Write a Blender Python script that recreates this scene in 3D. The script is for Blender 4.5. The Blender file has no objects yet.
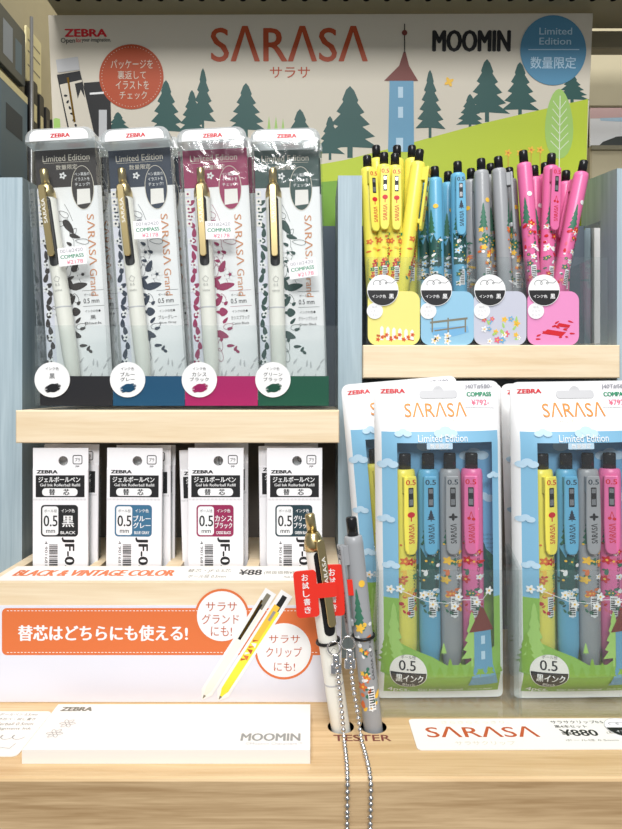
import bpy, math, random
from mathutils import Vector, Matrix
random.seed(7)
C = bpy.context.scene.collection
SC = bpy.context.scene
F, CX, HY, CZ = 640.0, 311.0, 386.0, 1300.0      # focal px, principal px, eye height (mm)
PI = math.pi
def W(px, py, Y):                                   # pixel at depth Y -> world mm
    return ((px-CX)*Y/F, Y, CZ+(HY-py)*Y/F)
# ------------------------------------------------------------------ materials
def lin(c):
    return tuple(((v/255)/12.92 if v <= 10 else ((v/255+.055)/1.055)**2.4) for v in c)
MC = {}
def M(name, rgb=(200,200,200), rough=.5, metal=0.0, spec=.4, var=.0):
    if name in MC: return MC[name]
    m = bpy.data.materials.new(name); m.use_nodes = True
    nt = m.node_tree; b = nt.nodes['Principled BSDF']
    col = lin(rgb)+(1,)
    b.inputs['Base Color'].default_value = col
    b.inputs['Roughness'].default_value = rough
    b.inputs['Metallic'].default_value = metal
    b.inputs['Specular IOR Level'].default_value = spec
    if var:
        tc = nt.nodes.new('ShaderNodeTexCoord'); n = nt.nodes.new('ShaderNodeTexNoise'); n.inputs['Scale'].default_value = 60
        r = nt.nodes.new('ShaderNodeMixRGB'); r.inputs[1].default_value = col
        r.inputs[2].default_value = tuple(v*(1-var) for v in col[:3])+(1,)
        nt.links.new(tc.outputs['Object'], n.inputs['Vector']); nt.links.new(n.outputs['Fac'], r.inputs[0]); nt.links.new(r.outputs[0], b.inputs['Base Color'])
    MC[name] = m; return m
def wood(name, c1, c2, scale, rough=.5, streak=.5):
    m = bpy.data.materials.new(name); m.use_nodes = True; nt = m.node_tree; b = nt.nodes['Principled BSDF']
    tc = nt.nodes.new('ShaderNodeTexCoord'); mp = nt.nodes.new('ShaderNodeMapping'); mp.inputs['Scale'].default_value = scale
    n = nt.nodes.new('ShaderNodeTexNoise'); n.inputs['Scale'].default_value = 1; n.inputs['Detail'].default_value = 6; n.inputs['Roughness'].default_value = .6; n.inputs['Distortion'].default_value = .6
    n2 = nt.nodes.new('ShaderNodeTexNoise'); n2.inputs['Scale'].default_value = 5; n2.inputs['Detail'].default_value = 3
    mx = nt.nodes.new('ShaderNodeMath'); mx.operation = 'MULTIPLY_ADD'; mx.inputs[1].default_value = .35
    cr = nt.nodes.new('ShaderNodeValToRGB'); cr.color_ramp.elements[0].position = .5-streak*.5; cr.color_ramp.elements[1].position = .5+streak*.6
    cr.color_ramp.elements[0].color = lin(c1)+(1,); cr.color_ramp.elements[1].color = lin(c2)+(1,)
    L = nt.links.new
    L(tc.outputs['Object'], mp.inputs[0]); L(mp.outputs[0], n.inputs['Vector']); L(mp.outputs[0], n2.inputs['Vector'])
    L(n2.outputs['Fac'], mx.inputs[0]); L(n.outputs['Fac'], mx.inputs[2]); 
    s = nt.nodes.new('ShaderNodeMath'); s.operation = 'SUBTRACT'; s.inputs[1].default_value = .175; L(mx.outputs[0], s.inputs[0])
    L(s.outputs[0], cr.inputs[0]); L(cr.outputs[0], b.inputs['Base Color'])
    b.inputs['Roughness'].default_value = rough
    bp = nt.nodes.new('ShaderNodeBump'); bp.inputs['Strength'].default_value = .08; bp.inputs['Distance'].default_value = .0005
    L(n.outputs['Fac'], bp.inputs['Height']); L(bp.outputs[0], b.inputs['Normal'])
    MC[name] = m; return m
def clear(name, tint=(250,252,252), haze=.04, rough=.06, gloss=1.0, hazecol=(235,238,240), bump=0):
    m = bpy.data.materials.new(name); m.use_nodes = True; nt = m.node_tree
    for n in list(nt.nodes): nt.nodes.remove(n)
    out = nt.nodes.new('ShaderNodeOutputMaterial'); tr = nt.nodes.new('ShaderNodeBsdfTransparent'); tr.inputs[0].default_value = lin(tint)+(1,)
    gl = nt.nodes.new('ShaderNodeBsdfGlossy'); gl.inputs['Roughness'].default_value = rough
    df = nt.nodes.new('ShaderNodeBsdfDiffuse'); df.inputs[0].default_value = lin(hazecol)+(1,)
    lw = nt.nodes.new('ShaderNodeLayerWeight'); lw.inputs[0].default_value = .5
    pw = nt.nodes.new('ShaderNodeMath'); pw.operation = 'POWER'; pw.inputs[1].default_value = 4.0; nt.links.new(lw.outputs['Facing'], pw.inputs[0])
    fr = nt.nodes.new('ShaderNodeMath'); fr.operation = 'MULTIPLY_ADD'; fr.inputs[1].default_value = .55; fr.inputs[2].default_value = .04; nt.links.new(pw.outputs[0], fr.inputs[0])
    mu = nt.nodes.new('ShaderNodeMath'); mu.operation = 'MULTIPLY'; mu.inputs[1].default_value = gloss; mu.use_clamp = True
    a = nt.nodes.new('ShaderNodeMixShader'); b = nt.nodes.new('ShaderNodeMixShader'); a.inputs[0].default_value = haze
    L = nt.links.new
    L(tr.outputs[0], a.inputs[1]); L(df.outputs[0], a.inputs[2]); L(fr.outputs[0], mu.inputs[0]); L(mu.outputs[0], b.inputs[0]); L(a.outputs[0], b.inputs[1]); L(gl.outputs[0], b.inputs[2]); L(b.outputs[0], out.inputs[0])
    if bump:
        tc = nt.nodes.new('ShaderNodeTexCoord'); n = nt.nodes.new('ShaderNodeTexNoise'); n.inputs['Scale'].default_value = 28; n.inputs['Distortion'].default_value = 1.2
        bp = nt.nodes.new('ShaderNodeBump'); bp.inputs['Strength'].default_value = bump; bp.inputs['Distance'].default_value = .004
        L(tc.outputs['Object'], n.inputs['Vector']); L(n.outputs['Fac'], bp.inputs['Height']); L(bp.outputs[0], gl.inputs['Normal'])
    MC[name] = m; return m
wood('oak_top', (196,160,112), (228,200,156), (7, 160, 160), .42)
wood('oak_front_shaded', (170,138,98), (214,184,142), (7, 160, 160), .5, .3)  # darker oak copy; the front face's shade is put into its colour
wood('pale_board', (224,198,158), (246,230,202), (6, 110, 110), .5)
wood('blue_wood', (146,166,176), (182,199,207), (170, 170, 7), .55)
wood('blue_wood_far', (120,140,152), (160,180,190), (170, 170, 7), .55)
M('taupe', (118,112,106), .7); M('dark_blue_back', (92,104,116), .7)
M('white', (240,240,240), .45); M('paper', (243,241,243), .6); M('bluish_paper', (226,226,236), .6); M('warm_paper', (238,234,228), .6)
M('cardgrey', (218,210,194), .6); M('black', (22,22,24), .4); M('ink', (30,30,32), .5); M('deep', (12,12,13), .7)
M('red', (206,34,46), .45); M('tagred', (232,52,38), .35); M('orange', (222,116,62), .5); M('burnt', (188,86,42), .5); M('burnt2', (182,76,38), .5)
M('logo', (222,140,58), .5); M('grey_print', (150,150,146), .5); M('khaki', (128,124,108), .5); M('lightgrey', (196,196,198), .5)
M('compass', (40,140,100), .5); M('pricepink', (226,104,132), .5); M('stamp', (150,150,158), .5)
M('sky', (118,176,216), .5); M('skypale', (186,214,232), .5); M('blue_circle', (84,142,176), .5); M('lime', (190,208,58), .5); M('green', (122,170,60), .5)
M('grass', (134,176,62), .5); M('palegreen', (164,204,110), .5); M('teal_tree', (38,84,80), .5); M('forest', (58,116,92), .5); M('towerblue', (104,158,190), .5); M('sky_front', (132,184,214), .4); M('hill', (140,184,84), .45); M('roof', (120,58,50), .5)
M('gold', (206,186,136), .28, 1.0); M('gold_dark', (120,92,40), .3, 1.0); M('chrome', (214,214,216), .2, 1.0); M('rubber', (16,16,18), .4)
M('pearl', (240,238,228), .35); M('beige', (188,178,148), .6, var=.1); M('beige_dark', (120,114,94), .6, var=.1); M('steel', (150,150,150), .35, .8)
M('navy', (40,54,68), .5); M('butter', (246,196,70), .5); M('white_line', (232,240,216), .5)
clear('acrylic', haze=.012, gloss=1.0, rough=.03); clear('shell', haze=.015, rough=.08, gloss=1.3, bump=.25); clear('film', haze=.02, rough=.1, gloss=1.5, bump=1.0)
clear('lid', haze=.38, rough=.1, gloss=1.6, bump=.3)
# ------------------------------------------------------------------ mesh builder (mm)
TC = {}
def text_mesh(s, bold):
    k = (s, bold)
    if k in TC: return TC[k]
    c = bpy.data.curves.new('t', 'FONT'); c.body = s; c.size = 1; c.offset = bold; c.resolution_u = 3
    o = bpy.data.objects.new('t', c); C.objects.link(o); bpy.context.view_layer.update()
    dg = bpy.context.evaluated_depsgraph_get(); me = o.evaluated_get(dg).to_mesh()
    vs = [(v.co.x, v.co.y) for v in me.vertices]; fs = []
    for p in me.polygons:
        f = list(p.vertices)
        if p.normal.z < 0: f.reverse()
        fs.append(f)
    o.evaluated_get(dg).to_mesh_clear(); bpy.data.objects.remove(o); bpy.data.curves.remove(c)
    x0 = min(v[0] for v in vs); x1 = max(v[0] for v in vs); y0 = min(v[1] for v in vs); y1 = max(v[1] for v in vs)
    w = max(x1-x0, 1e-4); h = max(y1-y0, 1e-4)
    vs = [((x-x0)/w-.5, (y-y0)/h-.5) for x, y in vs]
    TC[k] = (vs, fs); return TC[k]
class MB:
    def __init__(s): s.v = []; s.f = []; s.fm = []; s.mats = []; s.sm = []; s.warp = None; s.sub = None
    def mi(s, m):
        if m not in s.mats: s.mats.append(m)
        return s.mats.index(m)
    def add(s, vs, fs, m, smooth=False):
        b = len(s.v)
        s.v += [s.warp(*p) for p in vs] if s.warp else [tuple(p) for p in vs]
        i = s.mi(m)
        for f in fs: s.f.append([b+k for k in f]); s.fm.append(i); s.sm.append(smooth)
    def box(s, x0, x1, y0, y1, z0, z1, m):
        vs = [(x, y, z) for x in (x0, x1) for y in (y0, y1) for z in (z0, z1)]
        s.add(vs, [(0,1,3,2), (4,6,7,5), (0,4,5,1), (2,3,7,6), (0,2,6,4), (1,5,7,3)], m)
    def bbox(s, x0, x1, y0, y1, z0, z1, m, b=1.0):       # box with bevelled front outline etc
        s.prism([(x0, z0), (x1, z0), (x1, z1), (x0, z1)], y0, y1, m, b)
    def prism(s, out, y0, y1, m, b=0, msmooth=False):     # outline (x,z) ccw seen from the front (-y); y0 front
        n = len(out)
        cx = sum(p[0] for p in out)/n; cz = sum(p[1] for p in out)/n
        def inset(d):
            r = []
            for i in range(n):
                p0 = Vector(out[i-1]); p1 = Vector(out[i]); p2 = Vector(out[(i+1) % n])
                a = (p1-p0); c = (p2-p1)
                if a.length < 1e-6 or c.length < 1e-6: r.append(tuple(p1)); continue
                a.normalize(); c.normalize()
                na = Vector((-a.y, a.x)); nc = Vector((-c.y, c.x)); nn = na+nc
                if nn.length < .2: r.append(tuple(p1)); continue
                nn.normalize(); k = max(nn.dot(na), .4)
                q = p1+nn*d/k; r.append((q.x, q.y))
            return r
        rings = []
        if b: ins = inset(b); rings = [(ins, y0), (out, y0+b), (out, y1-b), (ins, y1)]
        else: rings = [(out, y0), (out, y1)]
        vs = []; fs = []
        for o, y in rings: vs += [(p[0], y, p[1]) for p in o]
        fs.append(list(range(n)))
        for k in range(len(rings)-1):
            for i in range(n):
                j = (i+1) % n; fs.append([k*n+j, k*n+i, (k+1)*n+i, (k+1)*n+j])
        fs.append([(len(rings)-1)*n+i for i in reversed(range(n))])
        s.add(vs, fs, m, msmooth)
    def poly(s, pts, m, y=0):                              # flat print, facing -y
        a = sum(pts[i-1][0]*pts[i][1]-pts[i][0]*pts[i-1][1] for i in range(len(pts)))
        if a < 0: pts = pts[::-1]
        if s.sub:
            def cut(P, ax, v, keep_low):
                o = []
                for i in range(len(P)):
                    a, c = P[i-1], P[i]; ia = (a[ax] <= v) == keep_low; ic = (c[ax] <= v) == keep_low
                    if ia != ic:
                        t = (v-a[ax])/(c[ax]-a[ax]); o.append((a[0]+(c[0]-a[0])*t, a[1]+(c[1]-a[1])*t))
                    if ic: o.append(c)
                return o
            parts = [pts]
            for ax in (0, 1):
                d = s.sub[ax]; res = []
                for P in parts:
                    lo = min(p[ax] for p in P); hi = max(p[ax] for p in P); k = math.floor(lo/d)+1; rest = P
                    while k*d < hi-1e-4:
                        l = cut(rest, ax, k*d, True); rest = cut(rest, ax, k*d, False)
                        if len(l) > 2: res.append(l)
                        k += 1
                    if len(rest) > 2: res.append(rest)
                parts = res
            for P in parts: s.add([(p[0], y, p[1]) for p in P], [list(range(len(P)))], m)
            return
        s.add([(p[0], y, p[1]) for p in pts], [list(range(len(pts)))], m)
    def strip(s, pts, w, m, y=0, closed=False):            # stroke of width w
        n = len(pts); rng = range(n if closed else n-1)
        for i in rng:
            a = Vector(pts[i]); b = Vector(pts[(i+1) % n]); d = b-a
            if d.length < 1e-6: continue
            d.normalize(); nn = Vector((-d.y, d.x))*w/2; d = d*w*.2
            s.poly([tuple(a-nn-d), tuple(b-nn+d), tuple(b+nn+d), tuple(a+nn-d)], m, y)
    def text(s, t, cx, cz, w, h, m, y=0, rot=0, bold=0.0):
        vs, fs = text_mesh(t, 0); c = math.cos(rot); n = math.sin(rot)
        ex = h*bold*.75; ez = ex*.45; ww = w-2*ex; hh = h-2*ez
        for i, (k, l) in enumerate(((-1, 0), (1, 0), (0, 1), (0, -1)) if ex else ((0, 0),)):
            s.add([(cx+(a*ww+k*ex)*c-(b*hh+l*ez)*n, y+.003*i, cz+(a*ww+k*ex)*n+(b*hh+l*ez)*c) for a, b in vs], fs, m)
    def lathe(s, prof, m, cx=0, cy=0, seg=20, smooth=True):  # prof [(r,z)] from bottom to top
        vs = []; fs = []
        for r, z in prof:
            for i in range(seg):
                a = 2*PI*i/seg; vs.append((cx+r*math.cos(a), cy+r*math.sin(a), z))
        for k in range(len(prof)-1):
            for i in range(seg):
                j = (i+1) % seg; fs.append([k*seg+i, k*seg+j, (k+1)*seg+j, (k+1)*seg+i])
        fs.append(list(reversed(range(seg)))); fs.append([(len(prof)-1)*seg+i for i in range(seg)])
        s.add(vs, fs, m, smooth)
    def build(s, name, parent=None, loc=(0,0,0), label=None):
        me = bpy.data.meshes.new(name)
        me.from_pydata([(x*.001, y*.001, z*.001) for x, y, z in s.v], [], s.f)
        for m in s.mats: me.materials.append(MC[m])
        for p, i, q in zip(me.polygons, s.fm, s.sm): p.material_index = i; p.use_smooth = q
        me.update()
        o = bpy.data.objects.new(name, me); C.objects.link(o)
        o.location = tuple(c*.001 for c in loc)
        if parent: o.parent = parent
        if label: o['label'] = label
        return o
def rrect(x0, x1, z0, z1, r, n=5, rt=None):
    rt = r if rt is None else rt; o = []
    for cx, cz, a0, q in ((x1-r, z0+r, -PI/2, r), (x1-rt, z1-rt, 0, rt), (x0+rt, z1-rt, PI/2, rt), (x0+r, z0+r, PI, r)):
        for k in range(n+1):
            a = a0+PI/2*k/n; o.append((cx+q*math.cos(a), cz+q*math.sin(a)))
    return o
def circ(cx, cz, r, n=28, rz=None, a0=0, a1=2*PI):
    rz = rz or r; k = n if abs(a1-a0-2*PI) < 1e-6 else n+1
    return [(cx+r*math.cos(a0+(a1-a0)*i/n), cz+rz*math.sin(a0+(a1-a0)*i/n)) for i in range(k)]
def leaf(cx, cz, L, w, a):
    o = []
    for t in range(12):
        q = 2*PI*t/12; x = L/2*math.cos(q); z = w/2*math.sin(q)*(1-.35*math.cos(q))
        o.append((cx+x*math.cos(a)-z*math.sin(a), cz+x*math.sin(a)+z*math.cos(a)))
    return o
def flower(mb, cx, cz, r, m, mc, y, n=5, a0=0):
    for k in range(n):
        a = a0+2*PI*k/n; mb.poly(leaf(cx+r*.58*math.cos(a), cz+r*.58*math.sin(a), r*.9, r*.62, a), m, y)
    mb.poly(circ(cx, cz, r*.26, 8), mc, y-.03)
def fir(cx, z0, h, w, tiers=5):
    L = []
    for k in range(tiers):
        t0 = k/tiers; zz = z0+h*(.16+.84*t0); ww = w/2*(1-t0)**.8
        L += [(ww, zz-h*.03), (ww*.50, zz+h*.84/tiers*.62)]
    R = [(cx+x, z) for x, z in L]; Lf = [(cx-x*.94, z+h*.012) for x, z in reversed(L)]
    return [(cx-w*.045, z0), (cx+w*.045, z0), (cx+w*.045, z0+h*.15)]+R+[(cx, z0+h)]+Lf+[(cx-w*.045, z0+h*.15)]
def empty(name, loc, label=None, cat=None, group=None):
    o = bpy.data.objects.new(name, None); o.empty_display_size = .01; C.objects.link(o)
    o.location = tuple(c*.001 for c in loc); tag(o, label, cat, group); return o
def tag(o, label=None, cat=None, group=None, kind=None):
    for k, v in (('label', label), ('category', cat), ('group', group), ('kind', kind)):
        if v: o[k] = v
    return o
def copy_tree(o, parent=None):
    c = o.copy(); C.objects.link(c)
    if parent: c.parent = parent
    for ch in list(o.children): copy_tree(ch, c)
    return c
def struct(o): o['kind'] = 'structure'; return o
LOGO = 'S\u039bR\u039bS\u039b'
# ================================================================== SETTING
def srf(name, x0, x1, y0, y1, z0, z1, m):
    b = MB(); b.box(x0, x1, y0, y1, z0, z1, m); return struct(b.build(name))
srf('floor', -900, 900, -1200, 900, -20, 0, 'beige_dark')
srf('wall_back', -900, 900, 680, 700, 0, 1900, 'beige')
b = MB(); b.box(-270, -266, 450, 680, 0, 1900, 'beige'); struct(b.build('wall_left'))
M('shelf_metal', (140,134,112), .5, var=.1)
# perforated metal shelf above the display: blind holes, the shade inside painted near-black
def perforated_shelf():
    b = MB(); x0, x1, y0, y1, z = -205, 483, 425, 537, CZ+300
    px = 16.0; nx = int((x1-x0)/px); ny = int((y1-y0)/px); r = 2.4
    for i in range(nx):
        for j in range(ny):
            ax, ay = x0+i*px, y0+j*px; bx_, by_ = ax+px, ay+px; cx, cy = ax+px/2, ay+px/2
            if j % 3 == 1:
                sq = [(ax, ay), (bx_, ay), (bx_, by_), (ax, by_)]; vs = [(p[0], p[1], z) for p in sq]
                for c0 in range(4):
                    for t in range(3):
                        a = -3*PI/4+PI/2*(c0+t/3); vs.append((cx+r*math.cos(a), cy+r*math.sin(a), z))
                vs += [(q[0], q[1], z+6) for q in vs[4:]]
                fs = []
                for c0 in range(4):
                    n0 = 4+c0*3; c1 = (c0+1) % 4
                    fs.append([c0, n0, n0+1, n0+2, 4+c1*3, c1])
                for t in range(12): fs.append([4+t, 16+t, 16+(t+1) % 12, 4+(t+1) % 12])
                fs.append(list(range(16, 28)))
                b.add(vs, fs[:4], 'shelf_metal'); b.add(vs, fs[4:], 'deep')
            else: b.add([(ax, ay, z), (bx_, ay, z), (bx_, by_, z), (ax, by_, z)], [[0, 3, 2, 1]], 'shelf_metal')
    b.box(x0, x1, y0, y1+4, z+6.2, z+16, 'shelf_metal'); b.box(x0, x1, y0-2, y0, z-1, z+16, 'shelf_metal')
    return struct(b.build('trim_1'))
perforated_shelf()
# shelf pieces seen right of the header card
b = MB(); b.bbox(225, 480, 538, 550, CZ+284, CZ+299, 'shelf_metal', 1); b.bbox(225, 480, 600, 679, CZ+262, CZ+322, 'beige', 1); struct(b.build('trim_2'))
b = MB(); b.bbox(262, 480, 600, 679, CZ+150, CZ+225, 'beige', 1.5); b.box(262, 480, 598, 600, CZ+221, CZ+225, 'shelf_metal'); struct(b.build('trim_3'))
# gondola base under the display
b = MB(); b.bbox(-480, 480, 330, 679, 0, 1040, 'beige', 3); struct(b.build('trim_4'))
# ================================================================== DISPLAY STAND
ZB = CZ-190
st = empty('display_stand', (0, 400, 1040.2), 'pale blue and light wood countertop display stand with two shelves and a refill tray', 'display stand')
sl = (0, -400, -1040.2)
def part(mb, name, parent=st, label=None): return mb.build(name, parent, sl, label)
# counter slab with holes for testers modelled as dark wells
b = MB(); y0, y1 = 310, 640
pr = [(y0+1.2, 1040.4), (y0, 1042), (y0, ZB-1.6), (y0+.5, ZB-.5), (y0+1.6, ZB), (y1, ZB), (y1, 1040.4)]
n = len(pr); vs = [(x, y, z) for x in (-330, 330) for y, z in pr]
b.add(vs, [[1, 2, n+2, n+1], [0, 1, n+1, n]], 'oak_front_shaded'); b.add(vs, [[2, 3, n+3, n+2], [3, 4, n+4, n+3], [4, 5, n+5, n+4]], 'oak_top')
b.add(vs, [[5, 6, 2*n-1, 2*n-2], [6, 0, n, 2*n-1], list(range(n)), list(reversed(range(n, 2*n)))], 'oak_front_shaded')
hx = ((16.6, 357), (34.8, 357))
def flat(mb, fn, *a, **k):      # lay prints on a horizontal surface
    mb.warp = lambda x, y, z: (x, z, ZB+.12-y); fn(*a, **k); mb.warp = None
bb = part(b, 'base_board')
cutb = MB()
for x, y in hx: cutb.lathe([(7.4, ZB-42), (7.4, ZB+5)], 'deep', x, y, 28, False)
cut = cutb.build('cutter', None)
bb.data.materials.append(MC['deep'])
md = bb.modifiers.new('b', 'BOOLEAN'); md.operation = 'DIFFERENCE'; md.object = cut; md.solver = 'EXACT'
try: md.material_mode = 'TRANSFER'
except Exception: pass
bpy.context.view_layer.update()
nm = bpy.data.meshes.new_from_object(bb.evaluated_get(bpy.context.evaluated_depsgraph_get()))
bb.modifiers.clear(); bb.data = nm; bpy.data.objects.remove(cut)
b = MB(); flat(b, b.text, 'TESTER', 27.6, 345.4, 31, 6.2, 'roof', bold=.03); b.build('tester_lettering', bb, label='dark brown capital lettering')
def vpanel(name, x0, x1, prof, m, label=None):
    n = len(prof); b = MB(); vs = [(x, y, z) for x in (x0, x1) for y, z in prof]
    fs = [list(range(n)), list(reversed(range(n, 2*n)))]+[[(i+1) % n, i, n+i, n+(i+1) % n] for i in range(n)]
    b.add(vs, fs, m); return part(b, name, label=label)
zt = CZ+146
vpanel('side_panel', -224, -202, [(447, ZB+.1), (448, zt), (506, zt+4), (506, ZB+.1)], 'blue_wood')
vpanel('divider_panel', 18.9, 35.6, [(447, ZB+.1), (447, zt+1), (499, zt), (499, ZB+.1)], 'blue_wood')
vpanel('side_panel', 213.7, 236, [(447, ZB+.1), (447, CZ+152), (506, CZ+161), (506, CZ+125), (473, CZ+122), (473, CZ+29), (506, CZ+29), (506, ZB+.1)], 'blue_wood')
b = MB(); b.box(-201.9, 213.6, 500, 505, ZB+.1, CZ-16, 'taupe'); b.box(-201.9, 213.6, 500, 505, CZ-16, CZ+125, 'dark_blue_back'); part(b, 'back_panel')
b = MB(); b.bbox(-194, 18.5, 420, 499.9, CZ-37.4, CZ-16, 'pale_board', .7); part(b, 'shelf_board')
b = MB(); b.bbox(35.9, 213.5, 442, 499.9, CZ+5.5, CZ+28.3, 'pale_board', .7); part(b, 'shelf_board')
# refill box
T = CZ-118
b = MB()
b.box(-196, 18.4, 384, 387, ZB+.1, T, 'pale_board')           # front
b.box(-196, -194, 387, 499, ZB+.1, T, 'pale_board'); b.box(16.4, 18.4, 387, 499, ZB+.1, T, 'pale_board')
RC = [61, 136, 216, 293]                                             # px centres of refill packs
rcx = [(p-CX)*424/F for p in RC]
b.box(-194, 16.4, 387, 419.5, T-3, T, 'pale_board'); b.box(-194, 16.4, 449, 499, T-3, T, 'pale_board')
xs = [-194]
for c in rcx: xs += [c-22.5, c+20.5]
xs += [16.4]
for i in range(0, len(xs), 2):
    if xs[i+1]-xs[i] > .3: b.box(xs[i], xs[i+1], 419.5, 449, T-3, T, 'pale_board')
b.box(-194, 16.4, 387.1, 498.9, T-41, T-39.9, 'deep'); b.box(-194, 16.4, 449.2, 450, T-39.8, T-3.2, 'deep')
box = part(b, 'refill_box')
inv = (0, 0, 0)
b = MB()                                                            # printed paper on the box front
def q(px, py, Y=383.8): return ((px-CX)*Y/F, CZ+(HY-py)*Y/F)
Y = 383.7; x1 = 18.2; zlo = ZB+.6; zhi = CZ-131.5
b.box(-196, x1, Y, 383.95, zlo, zhi, 'bluish_paper'); y = Y-.05
ox0 = q(2, 0)[0]; oz1 = q(0, 608)[1]; oz0 = q(0, 655)[1]
b.poly(rrect(ox0, q(324, 0)[0], oz0, oz1, 3), 'orange', y)
for zz in (oz0+1.6, oz1-1.6):
    x = ox0+3
    while x < q(318, 0)[0]: b.box(x, x+1.2, y-.06, y-.02, zz-.18, zz+.18, 'white'); x += 2.1
def tx(mb, s, a, z0, c, z1, m, yy, plane, rot=0, bold=0):
    p0 = plane(a, z1); p1 = plane(c, z0); w = p1[0]-p0[0]; h = p1[1]-p0[1]
    if rot: w, h = h, w
    mb.text(s, (p0[0]+p1[0])/2, (p0[1]+p1[1])/2, w, h, m, yy, rot, bold)
b_tx = lambda s, x0, y0_, x1_, y1_, m, lay=2, rot=0, bold=0: tx(b, s, x0, y0_, x1_, y1_, m, Y-.05*lay, q, rot, bold)
b_tx('替芯はどちらにも使える!', 18, 625, 188, 641, 'white', bold=.05)
for cxp, cyp, rp, ls in ((222, 616, 25, (('サラサ', 206, 602, 237, 611), ('グランド', 202, 614, 239, 624), ('にも!', 211, 626, 232, 636))), (284, 650, 27, (('サラサ', 269, 635, 300, 643), ('クリップ', 266, 647, 302, 657), ('にも!', 274, 662, 295, 671)))):
    c = q(cxp, cyp); r = rp*.6
    b.poly(circ(*c, r+1.4, 40), 'orange', Y-.1); b.poly(circ(*c, r, 40), 'white', Y-.15)
    for l in ls: b_tx(*l, 'burnt', lay=4)
def printed_pen(x0, y0_, x1_, y1_, w, kind):     # tip -> top, printed picture of a pen
    a = Vector(q(x0, y0_)); c = Vector(q(x1_, y1_)); d = c-a; L = d.length; d.normalize(); nn = Vector((-d.y, d.x))
    def P(t, s): v = a+d*L*t+nn*s; return (v.x, v.y)
    k = Y-.22
    def pp(l, m, kk): b.poly([P(*t) for t in l], m, kk)
    pp([(-.02, 0), (.06, w*.75), (1.03, w*.75), (1.03, -w*.75), (.06, -w*.75)], 'white', k)
    body = 'pearl' if kind else 'yellow'
    pp([(0, .2), (.05, w*.2), (.09, w*.42), (.86, w*.5), (.86, -w*.5), (.09, -w*.42), (.05, -w*.2), (0, -.2)], body, k-.05)
    pp([(0, .2), (.03, w*.15), (.03, -w*.15), (0, -.2)], 'khaki', k-.1)
    pp([(.86, w*.32), (1.0, w*.28), (1.0, -w*.28), (.86, -w*.32)], 'khaki' if kind else 'ink', k-.1)
    if kind:
        pp([(.56, w*.3), (.9, w*.4), (.9, -w*.05), (.56, -w*.05)], 'black', k-.12); pp([(.58, w*.2), (.93, w*.45), (.93, w*.2), (.58, 0)], 'gold_dark', k-.17)
    else:
        pp([(.56, w*.45), (.9, w*.5), (.9, -w*.2), (.56, -w*.2)], 'butter', k-.12); pp([(.76, w*.2), (.85, w*.2), (.85, -w*.1), (.76, -w*.1)], 'grey_print', k-.17)
        for t in range(7): pp([(.36+.03*t, w*.3*(-1)**t), (.38+.03*t, w*.4), (.4+.03*t, -w*.2)], ('burnt', 'orange', 'white')[t % 3], k-.14)
M('yellow', (246,232,66), .4)
printed_pen(203, 698, 269, 594, 5.0, 1); printed_pen(219, 699, 285, 596, 5.4, 0)
b.build('front_print', box)
b = MB()                                                            # strip on the tray top
b.warp = lambda x, y, z: (x, z, T+.12-y)
def qt(px, py): Yt = 118*F/(py-HY); return ((px-CX)*Yt/F, Yt)
b.poly(rrect(-192, 14, 387.5, 418.5, .6), 'warm_paper', 0)
def tt(s, x0, x1_, ya, yb, m, bold=0): # centre px, with Y extents
    yc = (ya+yb)/2; X0 = (x0-CX)*yc/F; X1 = (x1_-CX)*yc/F; b.text(s, (X0+X1)/2, yc, X1-X0, yb-ya, m, .0-.06, 0, bold)
tt('BLACK & VINTAGE COLOR', 16, 175, 397, 410, 'orange', .055)
tt('替芯・JF-0.5芯', 188, 231, 404, 412, 'khaki'); tt('ボール径 0.5mm', 188, 226, 393, 400, 'khaki')
tt('¥88', 239, 262, 399, 411, 'ink', .025); tt('(税抜価格¥80)', 264, 300, 400, 408, 'khaki'); tt('Made in Japan', 284, 300, 392, 397, 'khaki')
b.warp = None
b.build('label_strip', box, label='cream strip with orange capital lettering')
# ================================================================== HEADER CARD
ha, hb = 530.0, -.075                                               # y = ha + hb*z (leans forward at the top)
def qh(px, py): Yh = ha/(1-hb*(HY-py)/F); return ((px-CX)*Yh/F, (HY-py)*Yh/F)
hd = MB()
hd.warp = lambda x, y, z: (x, ha+hb*z+y, CZ+z)
HP = lambda l: [qh(*p) for p in l]
hd.prism(HP([(57, 232), (584, 232), (593, 13), (48, 15)]), 0, 3, 'cardgrey', .3)
hl = lambda s, x0, y0_, x1_, y1_, m, lay=3, rot=0, bold=0: tx(hd, s, x0, y0_, x1_, y1_, m, -.08*lay, qh, rot, bold)
hk = [0]
def hpoly(l, m, lay=1): hk[0] += 1; hd.poly(HP(l), m, -.08*lay-.0009*hk[0])
def hfir(cx, yb, h, w, m='teal_tree', lay=1, tiers=5): hpoly([(x, -z) for x, z in fir(cx, -yb, h, w, tiers)], m, lay)
# meadow
hpoly([(300, 168), (345, 160), (400, 146), (440, 135), (480, 124), (540, 110), (588, 99), (585, 230), (300, 230)], 'lime', 2)
hpoly([(56, 118), (60, 119), (66, 231), (57.5, 231), (53.5, 119)], 'palegreen', 2)
hpoly([(300, 184), (345, 180), (345, 230), (300, 230)], 'green', 3)
for cx, yb, h, w in ((166, 140, 60, 38), (203, 130, 62, 26), (192, 138, 48, 30), (246, 138, 55, 42), (118, 142, 30, 34), (350, 158, 72, 60), (300, 165, 56, 44), (487, 122, 63, 46), (520, 118, 56, 40), (572, 104, 30, 36), (470, 130, 36, 30), (330, 160, 44, 30)):
    hfir(cx, yb, h, w, lay=1)
hfir(430, 138, 68, 31, lay=4, tiers=6)
for cx, yb in ((269, 140), (276, 140), (283, 142)): hpoly([(cx-3, yb), (cx+3, yb), (cx, yb-24)], 'palegreen', 1)
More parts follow.
